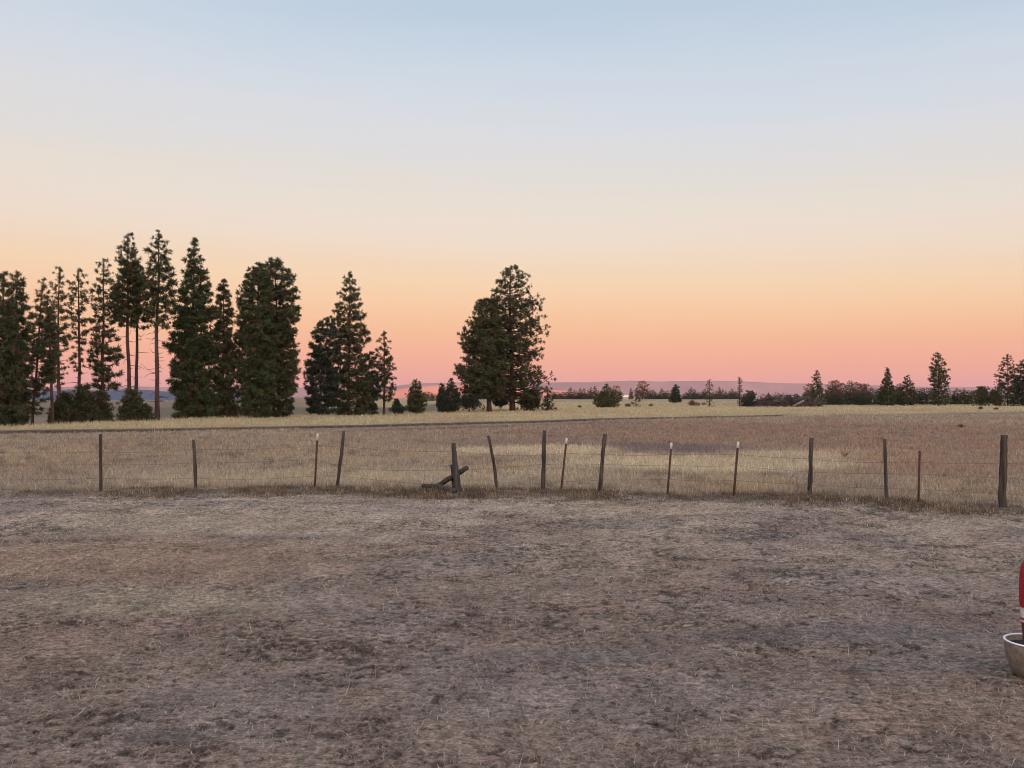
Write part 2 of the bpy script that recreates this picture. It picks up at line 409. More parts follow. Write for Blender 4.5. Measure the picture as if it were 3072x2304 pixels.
# scattered taller pale stalks in the yard
X, Y = scatter(rng, 5200, 4.2, 18.5, .8); n = len(X)
C = tint(np.tile([.34, .275, .21], (n, 1)), rng, .35)
o = blades('grass_stalks', X, Y, rng.uniform(.04, .15, n), rng.uniform(.0016, .003, n) * (Y / 7) ** .6, rng.uniform(.15, 1.3, n), C, 9)
tag(o, 'thin pale dead stalks standing scattered in the trampled yard', 'grass', kind='stuff')
# tuft-wise weeds along the fence line
nT = 3600
ut = rng.uniform(-250, 3320, nT); dl = rng.normal(-.55, .5, nT)
Yt = fence_d(ut) + dl; Xt = (ut - CX) / F * Yt
wk = vnoise(Xt / 1.1, Yt * 0 + 3.3, 91) + .35 * ((ut > 1200) & (ut < 1480)) + .15 * ((ut > 820) & (ut < 1060)) - .3 * (ut < 300) - .25 * ((ut > 1480) & (ut < 1700)) - .2 * (ut > 2520)
kp = rng.uniform(0, 1, nT) < .12 + 1.1 * sstep(.3, .75, wk)
Xt, Yt, ut = Xt[kp], Yt[kp], ut[kp]; m = 34
X = np.repeat(Xt, m) + rng.normal(0, .09, len(Xt) * m); Y = np.repeat(Yt, m) + rng.normal(0, .07, len(Xt) * m); n = len(X)
hh = np.repeat(rng.uniform(.03, .12, len(Xt)) * (1 + .5 * (np.abs(ut - 1330) < 130)), m)
pal = np.array([[.105, .08, .058], [.15, .12, .078], [.075, .062, .045], [.23, .185, .13], [.11, .07, .048]])
C = tint(np.repeat(pal[rng.integers(0, 5, len(Xt))], m, axis=0), rng, .42)
o = blades('fence_weeds', X, Y, hh * rng.uniform(.5, 1.3, n), rng.uniform(.004, .009, n), rng.uniform(.35, 1.45, n), C, 10)
tag(o, 'dark brown tangled weeds growing along the foot of the wire fence', 'weeds', kind='stuff')
# standing grass of the field
X, Y = scatter(rng, 420000, 15.8, 100, 0.0)
uu = CX + F * X / Y
keep = (Y > fence_d(uu) - .1) & ~((uu > 900) & (uu < 1800) & (Y > track(uu) - 5) & (Y < track(uu) - .4) & (uu < 2500)) & (Y < track(uu) + np.where(uu > 2300, 5, -.2))
keep &= rng.uniform(0, 1, len(X)) < .35 + 1.0 * sstep(.35, .6, fbm(X / .8, Y / 1.5, 201, 3))
X, Y = X[keep], Y[keep]; n = len(X)
C = tint(zone(X, Y) * 1.08, rng, .24, .05)
L = rng.uniform(.07, .19, n) * (.7 + .8 * fbm(X / 3, Y / 5, 211, 2)); o = blades('field_grass', X, Y, L, rng.uniform(.006, .010, n) * (Y / 20), rng.uniform(.5, 1.5, n), C, 11)
tag(o, 'dry beige and reddish grass standing in the field behind the fence', 'grass', kind='stuff')
# taller pale grass on the strip past the track and on the brow
X, Y = scatter(rng, 240000, 46, 260, 0.0)
uu = CX + F * X / Y
keep = (Y > track(uu) + .9) & ((uu > 1350) | (Y < brow(uu) + 2.5)) & (rng.uniform(0, 1, len(X)) < .45 + sstep(.4, .6, fbm(X / 2, Y / 4, 301, 3)))
X, Y = X[keep], Y[keep]; n = len(X)
C = tint(zone(X, Y) * 1.05, rng, .18, .04)
o = blades('strip_grass', X, Y, rng.uniform(.10, .32, n), rng.uniform(.012, .02, n) * (Y / 50), rng.uniform(.7, 1.5, n), C, 12)
tag(o, 'taller pale straw grass on the rise beyond the dirt track', 'grass', kind='stuff')

# ------------------------------------------------------------------ far hills (real depth), and an unseen ridge added behind the camera to shade the near land
def hill(name, us, tops, D0, D1, mt, step=30, rough=.06, seed=1, dn=30, fade=None):
    U = np.arange(us[0], us[-1] + 1, step); Dn = np.linspace(0, 1, dn)
    DD, UU = np.meshgrid(D0 + (D1 - D0) * Dn, U, indexing='ij'); X = (UU - CX) / F * D1 * (.6 + .4 * (DD - D0) / (D1 - D0)) / 1.0
    X = (UU - CX) / F * DD
    top = np.interp(U, us, tops); Dp = D0 + (D1 - D0) * .72
    zt = CZ + (HY - top) * Dp / F
    t = (DD - D0) / (Dp - D0); s = np.where(t < 1, sstep(0, 1, t), 1 - .6 * sstep(1, 1.39, t))
    gul = (fbm(X / (D0 * .035), DD / (D0 * .12), seed, 4) - .5)
    Z = -8 + (zt[None] + 8) * s * (1 + rough * gul * 3 * (1 - s * .8))
    V = np.stack([X, DD, Z], -1).reshape(-1, 3); nr, nc = X.shape
    i = (np.arange(nr - 1)[:, None] * nc + np.arange(nc - 1)[None]).ravel()
    o = mesh(name, V, np.stack([i, i + 1, i + nc + 1, i + nc], -1), mt, smooth=True)
    tag(o, kind='structure'); return o
m_ridge = noise_mat('far_ridge_land', (.20, .13, .12), (.32, .19, .16), .003, stretch=(1, .4, 1))
m_redhill = noise_mat('sun_tinted_hill', (.52, .20, .14), (.60, .26, .17), .006)  # red of the low sunlight put into the base colour
m_bluehill = noise_mat('shade_tinted_wooded_hill', (.03, .05, .085), (.06, .09, .14), .02)  # blue of the hill's shade put into the base colour
hill('far_hills', [-2500, -600, 0, 330, 700, 1190, 1250, 1300, 1400, 1560, 1650, 1780, 1900, 1980, 2100, 2230, 2330, 2400, 2550, 2700, 2900, 3072, 3600, 5200],
     [1170, 1168, 1164, 1158, 1166, 1158, 1150, 1149, 1146, 1150, 1147, 1146, 1142, 1145.5, 1142.5, 1144, 1149, 1151, 1153, 1159, 1162, 1160, 1164, 1172],
     7300, 9000, m_ridge, 24, .14, 3)
hill('red_hill', [1020, 1150, 1220, 1290, 1380, 1460, 1560, 1680, 1800, 1900], [1192, 1175, 1164, 1157, 1154.5, 1157, 1163, 1171, 1176, 1190], 3350, 3800, m_redhill, 12, .05, 5)
hill('shade_tinted_wooded_hill', [-700, -200, 100, 200, 330, 380, 430, 470, 520, 560, 700, 760], [1190, 1178, 1176, 1170, 1172, 1167, 1171, 1173, 1176, 1183, 1192, 1197], 1700, 2500, m_bluehill, 8, .25, 8)
def shade_ridge():
    xs = np.linspace(-1500, 1500, 60); ys = np.linspace(-760, -230, 24)
    Xg, Yg = np.meshgrid(xs, ys); 
    prof = np.exp(-((Yg + 480) / 130) ** 2) * (1 - sstep(900, 1500, np.abs(Xg)))
    Z = -1 + (1 + 27.5 + 480 * math.tan(SUN_EL)) * prof * (.97 + .06 * fbm(Xg / 120, Yg / 120, 9, 3))
    V = np.stack([Xg, Yg, Z], -1).reshape(-1, 3); nr, nc = Xg.shape
    i = (np.arange(nr - 1)[:, None] * nc + np.arange(nc - 1)[None]).ravel()
    o = mesh('hill', V, np.stack([i, i + 1, i + nc + 1, i + nc], -1), m_ground, colors=np.tile([.28, .21, .13], (len(V), 1)), smooth=True)  # added out of view to block the low sun
    tag(o, kind='structure')
shade_ridge()

# ------------------------------------------------------------------ trees
GREENS = dict(pine=((.034, .042, .022), (.10, .105, .050), (.12, .075, .045)),
              fir=((.032, .045, .022), (.09, .108, .046), (.11, .075, .042)),
              dark=((.024, .036, .026), (.058, .075, .046), (.07, .055, .042)),
              sun_tinted=((.07, .05, .03), (.17, .088, .045), (.11, .06, .035)),  # orange sunlight put into the needle colour
              olive=((.05, .060, .028), (.10, .105, .045), (.10, .07, .035)))
def tufts(C, A, S, k, rng, cols, wr=.115):
    """clumps of needle blades: centres C, axes A, sizes S"""
    n = len(C); Cn = np.repeat(C, k, 0); An = np.repeat(A, k, 0); Sn = np.repeat(S, k)
    r = rng.normal(size=(n * k, 3)); r /= np.linalg.norm(r, axis=1)[:, None]
    d = r + An * .55; d[:, 2] += .15; d /= np.linalg.norm(d, axis=1)[:, None]
    q = np.cross(d, rng.normal(size=d.shape)); q /= np.linalg.norm(q, axis=1)[:, None] + 1e-9
    L = Sn * rng.uniform(.32, .52, n * k); W = Sn * wr * rng.uniform(.6, 1.2, n * k)
    s = Cn + r * (Sn * .06)[:, None]
    V = np.stack([s - q * W[:, None] * .45, s + q * W[:, None] * .45, s + d * L[:, None] + q * W[:, None] * .16, s + d * L[:, None] - q * W[:, None] * .16], 1).reshape(-1, 3)
    b = np.arange(n * k) * 4
    Q = np.stack([b, b + 1, b + 2, b + 3], -1)
    base = np.repeat(cols, k, 0) * np.exp(rng.normal(0, .22, n * k))[:, None]
    return V, Q, np.repeat(base, 4, 0)
def tree(name, label, tx, D, top, prof, n_br=90, tpb=26, ts=.5, kind='pine', trunk_r=None, lean=0.0, base_u=None, cat='tree', group='pines along the brow', seed=0,
         droop=.1, bare=False, stubs=0, k=24, sink=.15, flat=.28, z=None, spread=.2, trunk_mat=None, irregular=.25, inner=.35, link=True):
    """tx: trunk column at the top; prof: (row, left column, right column) outline of the crown in photo px, turned into metres at depth D"""
    rg = np.random.default_rng(1000 + seed)
    s = D / F; bu = tx if base_u is None else base_u
    bx = (bu - CX) * s; bz = H(bx, D) if z is None else z
    root = empty(name, (bx, D, bz - .02)); tag(root, label, cat, group)
    ht = CZ + (HY - top) * s - bz
    topx = (tx - bu) * s
    rt = trunk_r or max(.04, ht * .011)
    # trunk
    g = Geo(); nseg = 14; tt = np.linspace(0, 1, nseg)
    wob = np.cumsum(rg.normal(0, ht * .0022, (nseg, 2)), 0) * np.sin(np.pi * tt)[:, None]
    P = np.stack([topx * tt + wob[:, 0], wob[:, 1], ht * tt * .985 - sink * (tt == 0)], -1)
    rr = rt * (1 - tt) ** .75 + .012; rr[0] *= 1.3
    g.tube(P, rr, 9, .05, rg)
    def tp(h):
        f = np.clip(h / ht, 0, 1); return np.stack([np.interp(f, tt, P[:, i]) for i in range(3)], -1)
    pr = sorted(prof); ph = np.array([CZ + (HY - p[0]) * s - bz for p in pr])[::-1]
    pl = np.array([(p[1] - CX) * s - bx for p in pr])[::-1]; prr = np.array([(p[2] - CX) * s - bx for p in pr])[::-1]
    hb, hT = ph[0], ph[-1]
    Cc, Ac, Sc = [], [], []
    # heights weighted by crown width
    hs_ = np.linspace(hb, hT, 200); wd = np.interp(hs_, ph, prr - pl) + .25 * (prr - pl).max(); cw = np.cumsum(wd); cw /= cw[-1]
    hq = np.interp((np.arange(n_br) + rg.uniform(.1, .9, n_br)) / n_br, cw, hs_)
    for i, h in enumerate(hq):
        c0 = tp(np.array([h]))[0]
        phi = (i * 2.39996 + rg.normal(0, .35)) % (2 * math.pi); cx, cy = math.cos(phi), math.sin(phi)
        xl = np.interp(h, ph, pl); xr = np.interp(h, ph, prr)
        rl, rx = max(.05, c0[0] - xl), max(.05, xr - c0[0])
        lat = rx if cx > 0 else rl
        mean = .5 * (rl + rx); Rb = math.sqrt((lat * cx) ** 2 + (mean * cy) ** 2)
        Rb *= 1 - irregular * rg.uniform(0, 1) ** .8 + .05
        if Rb < .12: Rb = .12
        nseg_ = 5; q = np.linspace(0, 1, nseg_)
        up = rg.normal(0.06, .12) + .30 * sstep(.6, 1, np.array([h / ht]))[0]
        zc = Rb * (up * q - droop * 2.2 * q * (1 - q) - droop * .6 * q + .16 * q ** 3)
        BP = np.stack([c0[0] + cx * Rb * q * .93, c0[1] + cy * Rb * q * .93, h + zc], -1)
        BP[:, 2] = np.minimum(BP[:, 2], hT)
        br = max(.012, rt * .28 * (1 - h / ht) ** .5 * min(1, Rb / 2))
        g.tube(BP, br * (1 - q * .75) + .006, 4, cap=False)
        if bare:
            for _ in range(3):
                f = rg.uniform(.3, .9); p0 = np.array([np.interp(f, q, BP[:, j]) for j in range(3)])
                dd = np.array([cx, cy, 0]) * .5 + rg.normal(0, .6, 3); dd *= Rb * .3
                g.tube([p0, p0 + dd * .5, p0 + dd], [br * .4 + .006, br * .3 + .005, .004], 3, cap=False)
        hf = (h - hb) / max(.1, hT - hb); thin = 1 - .45 * sstep(.45, .95, np.array([hf]))[0]
        nt_ = max(2, int(.66 * tpb * thin * (.35 + .65 * Rb / max(.3, (prr - pl).max() / 2)) * rg.uniform(.6, 1.3)))
        f = inner + (1 - inner) * rg.uniform(0, 1, nt_) ** .75
        pts_ = np.stack([np.interp(f, q, BP[:, j]) for j in range(3)], -1)
        sp = spread * .85 * Rb * (1.15 - .75 * f) + ts * .12
        off = np.clip(rg.normal(0, 1, (nt_, 3)), -1.7, 1.7) * sp[:, None]; off[:, 2] *= flat
        side = np.array([-cy, cx, 0])
        pts_ = pts_ + off
        pts_[:, 2] = np.minimum(pts_[:, 2], hT + .05)
        ax = np.array([cx, cy, .35])[None] + rg.normal(0, .35, (nt_, 3))
        Cc.append(pts_); Ac.append(ax / np.linalg.norm(ax, axis=1)[:, None]); Sc.append(ts * rg.uniform(.5, 1.35, nt_) * (.75 + .25 * min(1, Rb)))
    # leader
    hl = np.linspace(max(hb, hT - ts * 2.6), hT - ts * .25, 7); lp = tp(hl); lp[:, 2] = hl
    Cc.append(lp); Ac.append(np.tile([0, 0, 1.], (7, 1))); Sc.append(np.full(7, ts * .8))
    for _ in range(stubs):
        h = rg.uniform(.12, 1) * hb + .3; c0 = tp(np.array([h]))[0]; a = rg.uniform(0, 6.28); L = rg.uniform(.15, 1.25) * min(1, ht / 12)
        g.tube([c0, c0 + np.array([math.cos(a) * L * .6, math.sin(a) * L * .6, -.05 * L]), c0 + np.array([math.cos(a) * L, math.sin(a) * L, rg.normal(-.1, .2) * L])], [.03, .02, .008], 3, cap=False)
    Cc = np.concatenate(Cc); Ac = np.concatenate(Ac); Sc = np.concatenate(Sc)
    Cc[:, 2] = np.maximum(Cc[:, 2], .12)
    gr = np.array(GREENS[kind]); n = len(Cc)
    mixv = np.clip(rg.beta(1.2, 1.6, n) + .35 * (fbm(Cc[:, 0] * 1.1 + seed, Cc[:, 2] * 1.1, seed, 2) - .5), 0, 1)[:, None]
    cols = gr[0] * (1 - mixv) + gr[1] * mixv
    bw = (rg.uniform(0, 1, n) < .16)[:, None]; cols = np.where(bw, gr[2] * rg.uniform(.7, 1.2, (n, 1)), cols)
    V, Q, CC = tufts(Cc, Ac, Sc, k, rg, cols)
    g.build('trunk', trunk_mat or m_bark, root, smooth=True)
    mesh('crown', V, Q, m_needles, root, colors=CC)
    return root

GB = 'tall pines along the brow'
def D_at(row, z=.12): return (CZ - z) * F / (row - HY)
# left edge to the gap
tree('pine_tree', 'dense dark pine cut off by the left edge of the photo', 6, 54, 818, [(818, 2, 12), (860, -28, 34), (920, -50, 50), (1000, -60, 60), (1100, -75, 70), (1200, -80, 75), (1275, -70, 70)], 140, 24, .5, seed=1, irregular=.42, group=GB)
tree('pine_tree', 'dense dark pine with knobbly top beside the left edge tree', 50, 56, 815, [(815, 45, 56), (850, 22, 76), (910, 10, 84), (1000, 5, 88), (1100, 0, 84), (1200, 0, 86), (1272, 10, 80)], 130, 22, .5, seed=2, irregular=.42, group=GB)
tree('pine_tree', 'slim ragged pine with thin dark trunk, third from the left edge', 128, 60, 836, [(836, 124, 134), (880, 106, 150), (940, 92, 160), (1000, 80, 162), (1080, 80, 150), (1150, 78, 158), (1240, 80, 130)], 90, 15, .46, base_u=97, seed=3, group=GB, droop=.16, trunk_r=.09)
tree('pine_tree', 'leaning slender pine whose bare red trunk shows near its base', 140, 57, 900, [(900, 134, 146), (960, 116, 160), (1040, 110, 165), (1110, 112, 165), (1150, 122, 158)], 45, 17, .45, base_u=159, seed=4, group=GB, droop=.15, trunk_r=.10)
tree('pine_tree', 'airy narrow pine with whorled top left of the two tallest trunks', 177, 66, 799, [(799, 172, 182), (840, 154, 200), (900, 145, 215), (970, 150, 218), (1060, 156, 212), (1110, 150, 204), (1180, 168, 188)], 70, 11, .48, seed=5, group=GB, droop=.14, stubs=12)
tree('pine_tree', 'open thin pine with flat sparse boughs behind the undergrowth', 232, 68, 803, [(803, 227, 238), (835, 212, 258), (880, 202, 276), (940, 208, 280), (1000, 214, 266), (1060, 212, 250), (1120, 218, 250)], 62, 11, .46, base_u=237, seed=6, group=GB, droop=.12, stubs=16)
tree('pine_tree', 'full pine with rounded top and lower skirt of boughs above the shrubs', 308, 69, 773, [(773, 302, 316), (810, 282, 334), (870, 274, 346), (940, 276, 352), (1000, 284, 350), (1050, 262, 370), (1110, 278, 376), (1170, 290, 368)], 96, 16, .5, base_u=310, seed=7, group=GB, droop=.13)
tree('pine_tree', 'tall pine with heavy narrow top, left one of the close trunk pair', 382, 70, 701, [(701, 376, 390), (745, 360, 404), (800, 348, 420), (860, 344, 430), (930, 338, 430), (975, 352, 414)], 90, 18, .54, base_u=389, seed=8, group=GB, droop=.12, stubs=26, trunk_r=.17)
tree('pine_tree', 'tall pine with thin red trunk, right one of the close trunk pair', 402, 72, 750, [(750, 398, 408), (800, 388, 432), (860, 388, 446), (930, 386, 444), (980, 394, 452)], 46, 15, .5, base_u=406, seed=9, group=GB, droop=.12, stubs=26, trunk_r=.15)
tree('pine_tree', 'tallest pine, open whorled crown on one long bare red trunk', 474, 68.5, 688, [(688, 470, 479), (725, 452, 494), (770, 436, 512), (830, 430, 530), (890, 432, 532), (950, 444, 528), (985, 456, 512)], 84, 14, .52, base_u=472, seed=10, group=GB, droop=.14, stubs=44, trunk_r=.18)
# dense cluster
tree('fir_tree', 'tall dense conical conifer clothed to the ground right of the tallest pine', 580, 74, 713, [(713, 575, 585), (750, 562, 596), (800, 546, 612), (860, 534, 632), (930, 524, 634), (980, 508, 645), (1060, 502, 650), (1130, 506, 655), (1200, 516, 660), (1254, 516, 650)], 240, 34, .55, 'fir', seed=11, group=GB, droop=.1, irregular=.3)
tree('pine_tree', 'shorter rounded pine squeezed between the conical conifer and broad pines', 669, 76, 840, [(840, 662, 678), (880, 648, 694), (940, 646, 700), (1020, 644, 706), (1120, 640, 712), (1250, 640, 712)], 130, 28, .54, seed=12, group=GB)
tree('pine_tree', 'broad dense pine with steep left side in the thick clump', 776, 76.5, 790, [(790, 768, 786), (810, 756, 800), (840, 736, 812), (870, 720, 816), (930, 708, 822), (1010, 704, 830), (1120, 702, 830), (1200, 708, 822), (1250, 714, 812)], 220, 34, .56, 'fir', base_u=768, seed=13, group=GB, irregular=.2)
tree('pine_tree', 'broad round-topped pine bulging right at the thick clump', 822, 79, 776, [(776, 812, 834), (795, 796, 854), (830, 780, 872), (870, 770, 888), (930, 766, 898), (1000, 760, 900), (1060, 764, 892), (1120, 768, 900), (1190, 774, 892), (1248, 790, 880)], 230, 32, .58, base_u=838, seed=14, group=GB, irregular=.26)
tree('pine_tree', 'bushy dark pine of middle height left of the slim pyramid pine', 985, 86, 950, [(950, 978, 992), (985, 940, 1008), (1030, 926, 1030), (1080, 918, 1034), (1140, 912, 1030), (1200, 920, 1024), (1240, 930, 1014)], 140, 28, .56, 'dark', base_u=955, seed=15, group=GB)
tree('pine_tree', 'pyramid shaped pine with see-through pointed top', 1048, 88, 815, [(815, 1043, 1054), (850, 1026, 1068), (890, 1008, 1088), (940, 998, 1098), (1000, 992, 1114), (1040, 1000, 1108), (1100, 1004, 1112), (1170, 994, 1128), (1243, 1004, 1110)], 165, 24, .58, base_u=1046, seed=16, group=GB, irregular=.33)
tree('pine_tree', 'low dark bushy pine filling the gap before the small twin stemmed pine', 1108, 90, 1058, [(1058, 1098, 1118), (1090, 1084, 1134), (1140, 1074, 1140), (1200, 1074, 1138), (1238, 1084, 1130)], 75, 24, .52, 'dark', seed=17, group=GB)
tree('pine_tree', 'small airy pine on thin stem at right end of the row', 1152, 92, 992, [(992, 1147, 1157), (1025, 1130, 1172), (1070, 1120, 1184), (1130, 1126, 1202), (1175, 1136, 1196), (1200, 1138, 1184)], 62, 15, .5, seed=18, group=GB, trunk_r=.13, irregular=.35)
# centre pair
tree('pine_tree', 'left tree of the big centre pair, dense with sloping left side', 1458, 112, 905, [(900, 1440, 1490), (930, 1418, 1500), (965, 1406, 1510), (1005, 1378, 1515), (1050, 1370, 1520), (1082, 1386, 1515), (1110, 1366, 1525), (1150, 1366, 1525), (1195, 1382, 1510)], 260, 34, .66, base_u=1468, seed=19, group='big centre pair of pines', trunk_r=.3, droop=.06, irregular=.25)
tree('pine_tree', 'tallest tree of the big centre pair, high rounded crown with sky gaps', 1532, 115, 799, [(799, 1526, 1540), (812, 1512, 1558), (830, 1498, 1574), (850, 1486, 1588), (880, 1466, 1604), (920, 1462, 1630), (960, 1470, 1642), (1010, 1476, 1648), (1060, 1480, 1652), (1085, 1486, 1642), (1105, 1492, 1600), (1135, 1480, 1668), (1165, 1484, 1690), (1205, 1500, 1612)], 240, 24, .68, base_u=1537, seed=20, group='big centre pair of pines', trunk_r=.36, droop=.05, irregular=.3, spread=.22)
tree('fir_tree', 'small dense green cone shaped conifer standing alone left of centre', 1248, 98, 1138, [(1138, 1243, 1253), (1160, 1232, 1266), (1185, 1222, 1272), (1205, 1218, 1282), (1236, 1218, 1276)], 90, 22, .42, 'olive', seed=21, group='small conifers by the centre pair')
tree('pine_tree', 'small dark pine with ragged tip touching the centre pair', 1354, 106, 1136, [(1136, 1348, 1358), (1160, 1340, 1372), (1190, 1330, 1384), (1232, 1328, 1384)], 80, 22, .45, 'dark', seed=22, group='small conifers by the centre pair')
tree('pine_tree', 'shorter brownish topped dark conifer left of the ragged tip pine', 1326, 105, 1152, [(1152, 1322, 1332), (1175, 1314, 1344), (1205, 1309, 1352), (1236, 1316, 1350)], 70, 22, .44, 'dark', seed=23, group='small conifers by the centre pair')
tree('pine_tree', 'young pine under the lowest right bough of the centre pair', 1642, 118, 1168, [(1168, 1638, 1648), (1190, 1630, 1658), (1215, 1624, 1668), (1229, 1622, 1670)], 34, 14, .42, 'olive', seed=24, group='small conifers by the centre pair', trunk_r=.06)

# undergrowth
def bush(name, label, u, D, top, w, kind='pine', seed=0, bot=None, n=60, ts=.45, group='shrubs under the left pines', cat='shrub', tpb=20):
    s = D / F
    h = [(top, u - w * .18, u + w * .18), (top + (1280 - top) * .25 if bot is None else top + (bot - top) * .3, u - w * .42, u + w * .42), ((bot or 1280) - 6, u - w * .5, u + w * .5)]
    return tree(name, label, u, D, top, h, n, tpb, ts, kind, seed=400 + seed, group=group, cat=cat, trunk_r=.05, droop=.0, irregular=.6, inner=.1, spread=.35, flat=.7)
bush('shrub', 'dark round shrub under the leaning slender pine', 200, 62, 1178, 70, seed=1)
bush('shrub', 'low wide dark shrub below the airy narrow pine', 176, 60, 1205, 60, seed=2)
bush('shrub', 'highest dark shrub at the foot of the open thin pine', 250, 63, 1158, 84, seed=3, n=90)
bush('shrub', 'bushy dark shrub between the open thin pine and skirted pine', 300, 64, 1176, 80, seed=4, n=80)
bush('shrub', 'dark shrub at the foot of the close trunk pair', 392, 66, 1172, 80, seed=5, n=80)
bush('shrub', 'small spreading dark shrub right of the close trunk pair', 436, 67, 1215, 60, seed=6)
bush('shrub', 'grey brown shrub left of the lone green cone', 1190, 97, 1198, 34, 'dark', 7, 1236, 40, .35, 'shrubs under the left pines')
bush('shrub', 'low grey brown shrub at the foot of the small airy pine', 1196, 94, 1222, 60, 'dark', 8, 1240, 40, .3, 'shrubs under the left pines')
bush('shrub', 'dark low shrub mass left of the centre pair trunks', 1408, 109, 1188, 90, 'dark', 9, 1225, 90, .45, 'shrubs round the centre pair')
bush('shrub', 'dark shrub behind and between the centre pair trunks', 1500, 122, 1192, 60, 'dark', 10, 1222, 50, .45, 'shrubs round the centre pair')
bush('shrub', 'wide dark green shrub right of the taller centre trunk', 1592, 116, 1170, 84, 'pine', 11, 1229, 100, .5, 'shrubs round the centre pair')

# open field trees right of centre
G2 = 'scattered trees on the open field'
tree('pine_tree', 'wide bushy green tree with pointed top on the open field', 1818, 160, 1153, [(1153, 1814, 1824), (1172, 1804, 1834), (1190, 1794, 1858), (1207, 1778, 1874), (1221, 1774, 1868)], 90, 22, .55, 'olive', seed=31, group=G2)
tree('deciduous_tree', 'thin spindly tree with flat layered twigs beside the bushy field tree', 1908, 162, 1166, [(1166, 1902, 1914), (1185, 1890, 1924), (1205, 1884, 1930), (1220, 1892, 1928)], 30, 5, .4, 'pine', seed=32, group=G2, trunk_r=.07, bare=True)
tree('pine_tree', 'dark full crowned tree standing forward of the distant row', 2027, 225, 1154, [(1154, 2020, 2034), (1168, 2012, 2040), (1184, 2014, 2042), (1198, 2003, 2052), (1207, 2008, 2048)], 80, 22, .6, 'dark', irregular=.5, seed=33, group=G2)
tree('dead_tree', 'half bare tree with see-through twigs against the purple hill', 2128, 165, 1138, [(1138, 2124, 2132), (1158, 2114, 2140), (1180, 2108, 2146), (1205, 2116, 2140), (1217, 2112, 2144)], 46, 5, .42, 'pine', seed=34, group=G2, trunk_r=.09, bare=True)
tree('dead_tree', 'tall thin snag with bent tip left of the brush pile', 2219, 170, 1128, [(1132, 2214, 2224), (1150, 2211, 2228), (1185, 2211, 2228), (1216, 2210, 2230)], 52, 4, .42, 'dark', seed=35, group=G2, trunk_r=.1, bare=True)
tree('pine_tree', 'rounded dark tree beside the thin snag', 2250, 168, 1173, [(1173, 2242, 2258), (1185, 2234, 2266), (1205, 2232, 2268), (1222, 2230, 2268)], 70, 22, .42, 'dark', irregular=.45, seed=36, group=G2)
tree('fir_tree', 'little dark conifer squeezed between the snag and rounded tree', 2232, 172, 1182, [(1182, 2229, 2236), (1200, 2223, 2242), (1220, 2220, 2244)], 36, 16, .45, 'dark', seed=37, group=G2)
tree('fir_tree', 'little pointed conifer rising behind the middle of the brush pile', 2306, 190, 1180, [(1180, 2303, 2309), (1192, 2297, 2314), (1210, 2292, 2320)], 34, 14, .5, 'dark', seed=38, group=G2)
tree('pine_tree', 'small round topped tree behind right end of the brush pile', 2369, 195, 1186, [(1186, 2364, 2374), (1196, 2358, 2380), (1214, 2358, 2380)], 34, 16, .5, 'dark', seed=39, group=G2)
tree('fir_tree', 'small dark conifer between brush pile and light tipped fir', 2390, 196, 1183, [(1183, 2386, 2394), (1195, 2382, 2404), (1214, 2380, 2408)], 40, 16, .5, 'dark', seed=40, group=G2)
# right-hand group
G3 = 'trees at right beyond the field'
tree('fir_tree', 'pointed fir with airy upswept tip at left end of the right hand wood', 2451, 196, 1111, [(1111, 2448, 2455), (1135, 2438, 2463), (1160, 2434, 2467), (1185, 2420, 2474), (1212, 2412, 2480)], 95, 16, .6, 'olive', seed=41, group=G3, irregular=.35)
tree('fir_tree', 'tall narrow spire shaped fir in the right hand wood', 2662, 200, 1102, [(1102, 2659, 2665), (1130, 2650, 2673), (1160, 2640, 2680), (1190, 2630, 2684), (1214, 2628, 2686)], 120, 20, .62, 'fir', seed=42, group=G3)
tree('pine_tree', 'thin topped conifer with wide base right of the spire shaped fir', 2722, 202, 1126, [(1126, 2719, 2726), (1150, 2708, 2742), (1175, 2692, 2750), (1214, 2688, 2752)], 90, 19, .6, 'pine', seed=43, group=G3)
tree('pine_tree', 'tall oval pine leaning out above the right hand wood', 2815, 198, 1059, [(1059, 2808, 2822), (1080, 2794, 2836), (1110, 2790, 2846), (1140, 2788, 2856), (1165, 2800, 2850), (1190, 2798, 2848), (1214, 2800, 2850)], 120, 20, .66, 'olive', seed=44, group=G3, irregular=.38)
tree('pine_tree', 'layered pine with open tiers near the right edge', 3023, 194, 1064, [(1064, 3018, 3028), (1092, 3004, 3048), (1120, 2990, 3056), (1150, 2984, 3062), (1185, 2972, 3068), (1215, 2974, 3066)], 110, 20, .66, 'pine', seed=45, group=G3, irregular=.35)
tree('pine_tree', 'dark tree cut off by the right edge of the photo', 3074, 192, 1078, [(1078, 3068, 3080), (1110, 3052, 3100), (1150, 3042, 3110), (1215, 3038, 3116)], 130, 22, .66, 'dark', seed=46, group=G3)
bush('shrub', 'rounded bright green shrub before the layered pine', 2946, 192, 1161, 60, 'olive', 12, 1217, 90, .6, G3)
bush('shrub', 'rounded dull green shrub right of the bright green one', 2985, 190, 1172, 50, 'pine', 13, 1217, 70, .6, G3)

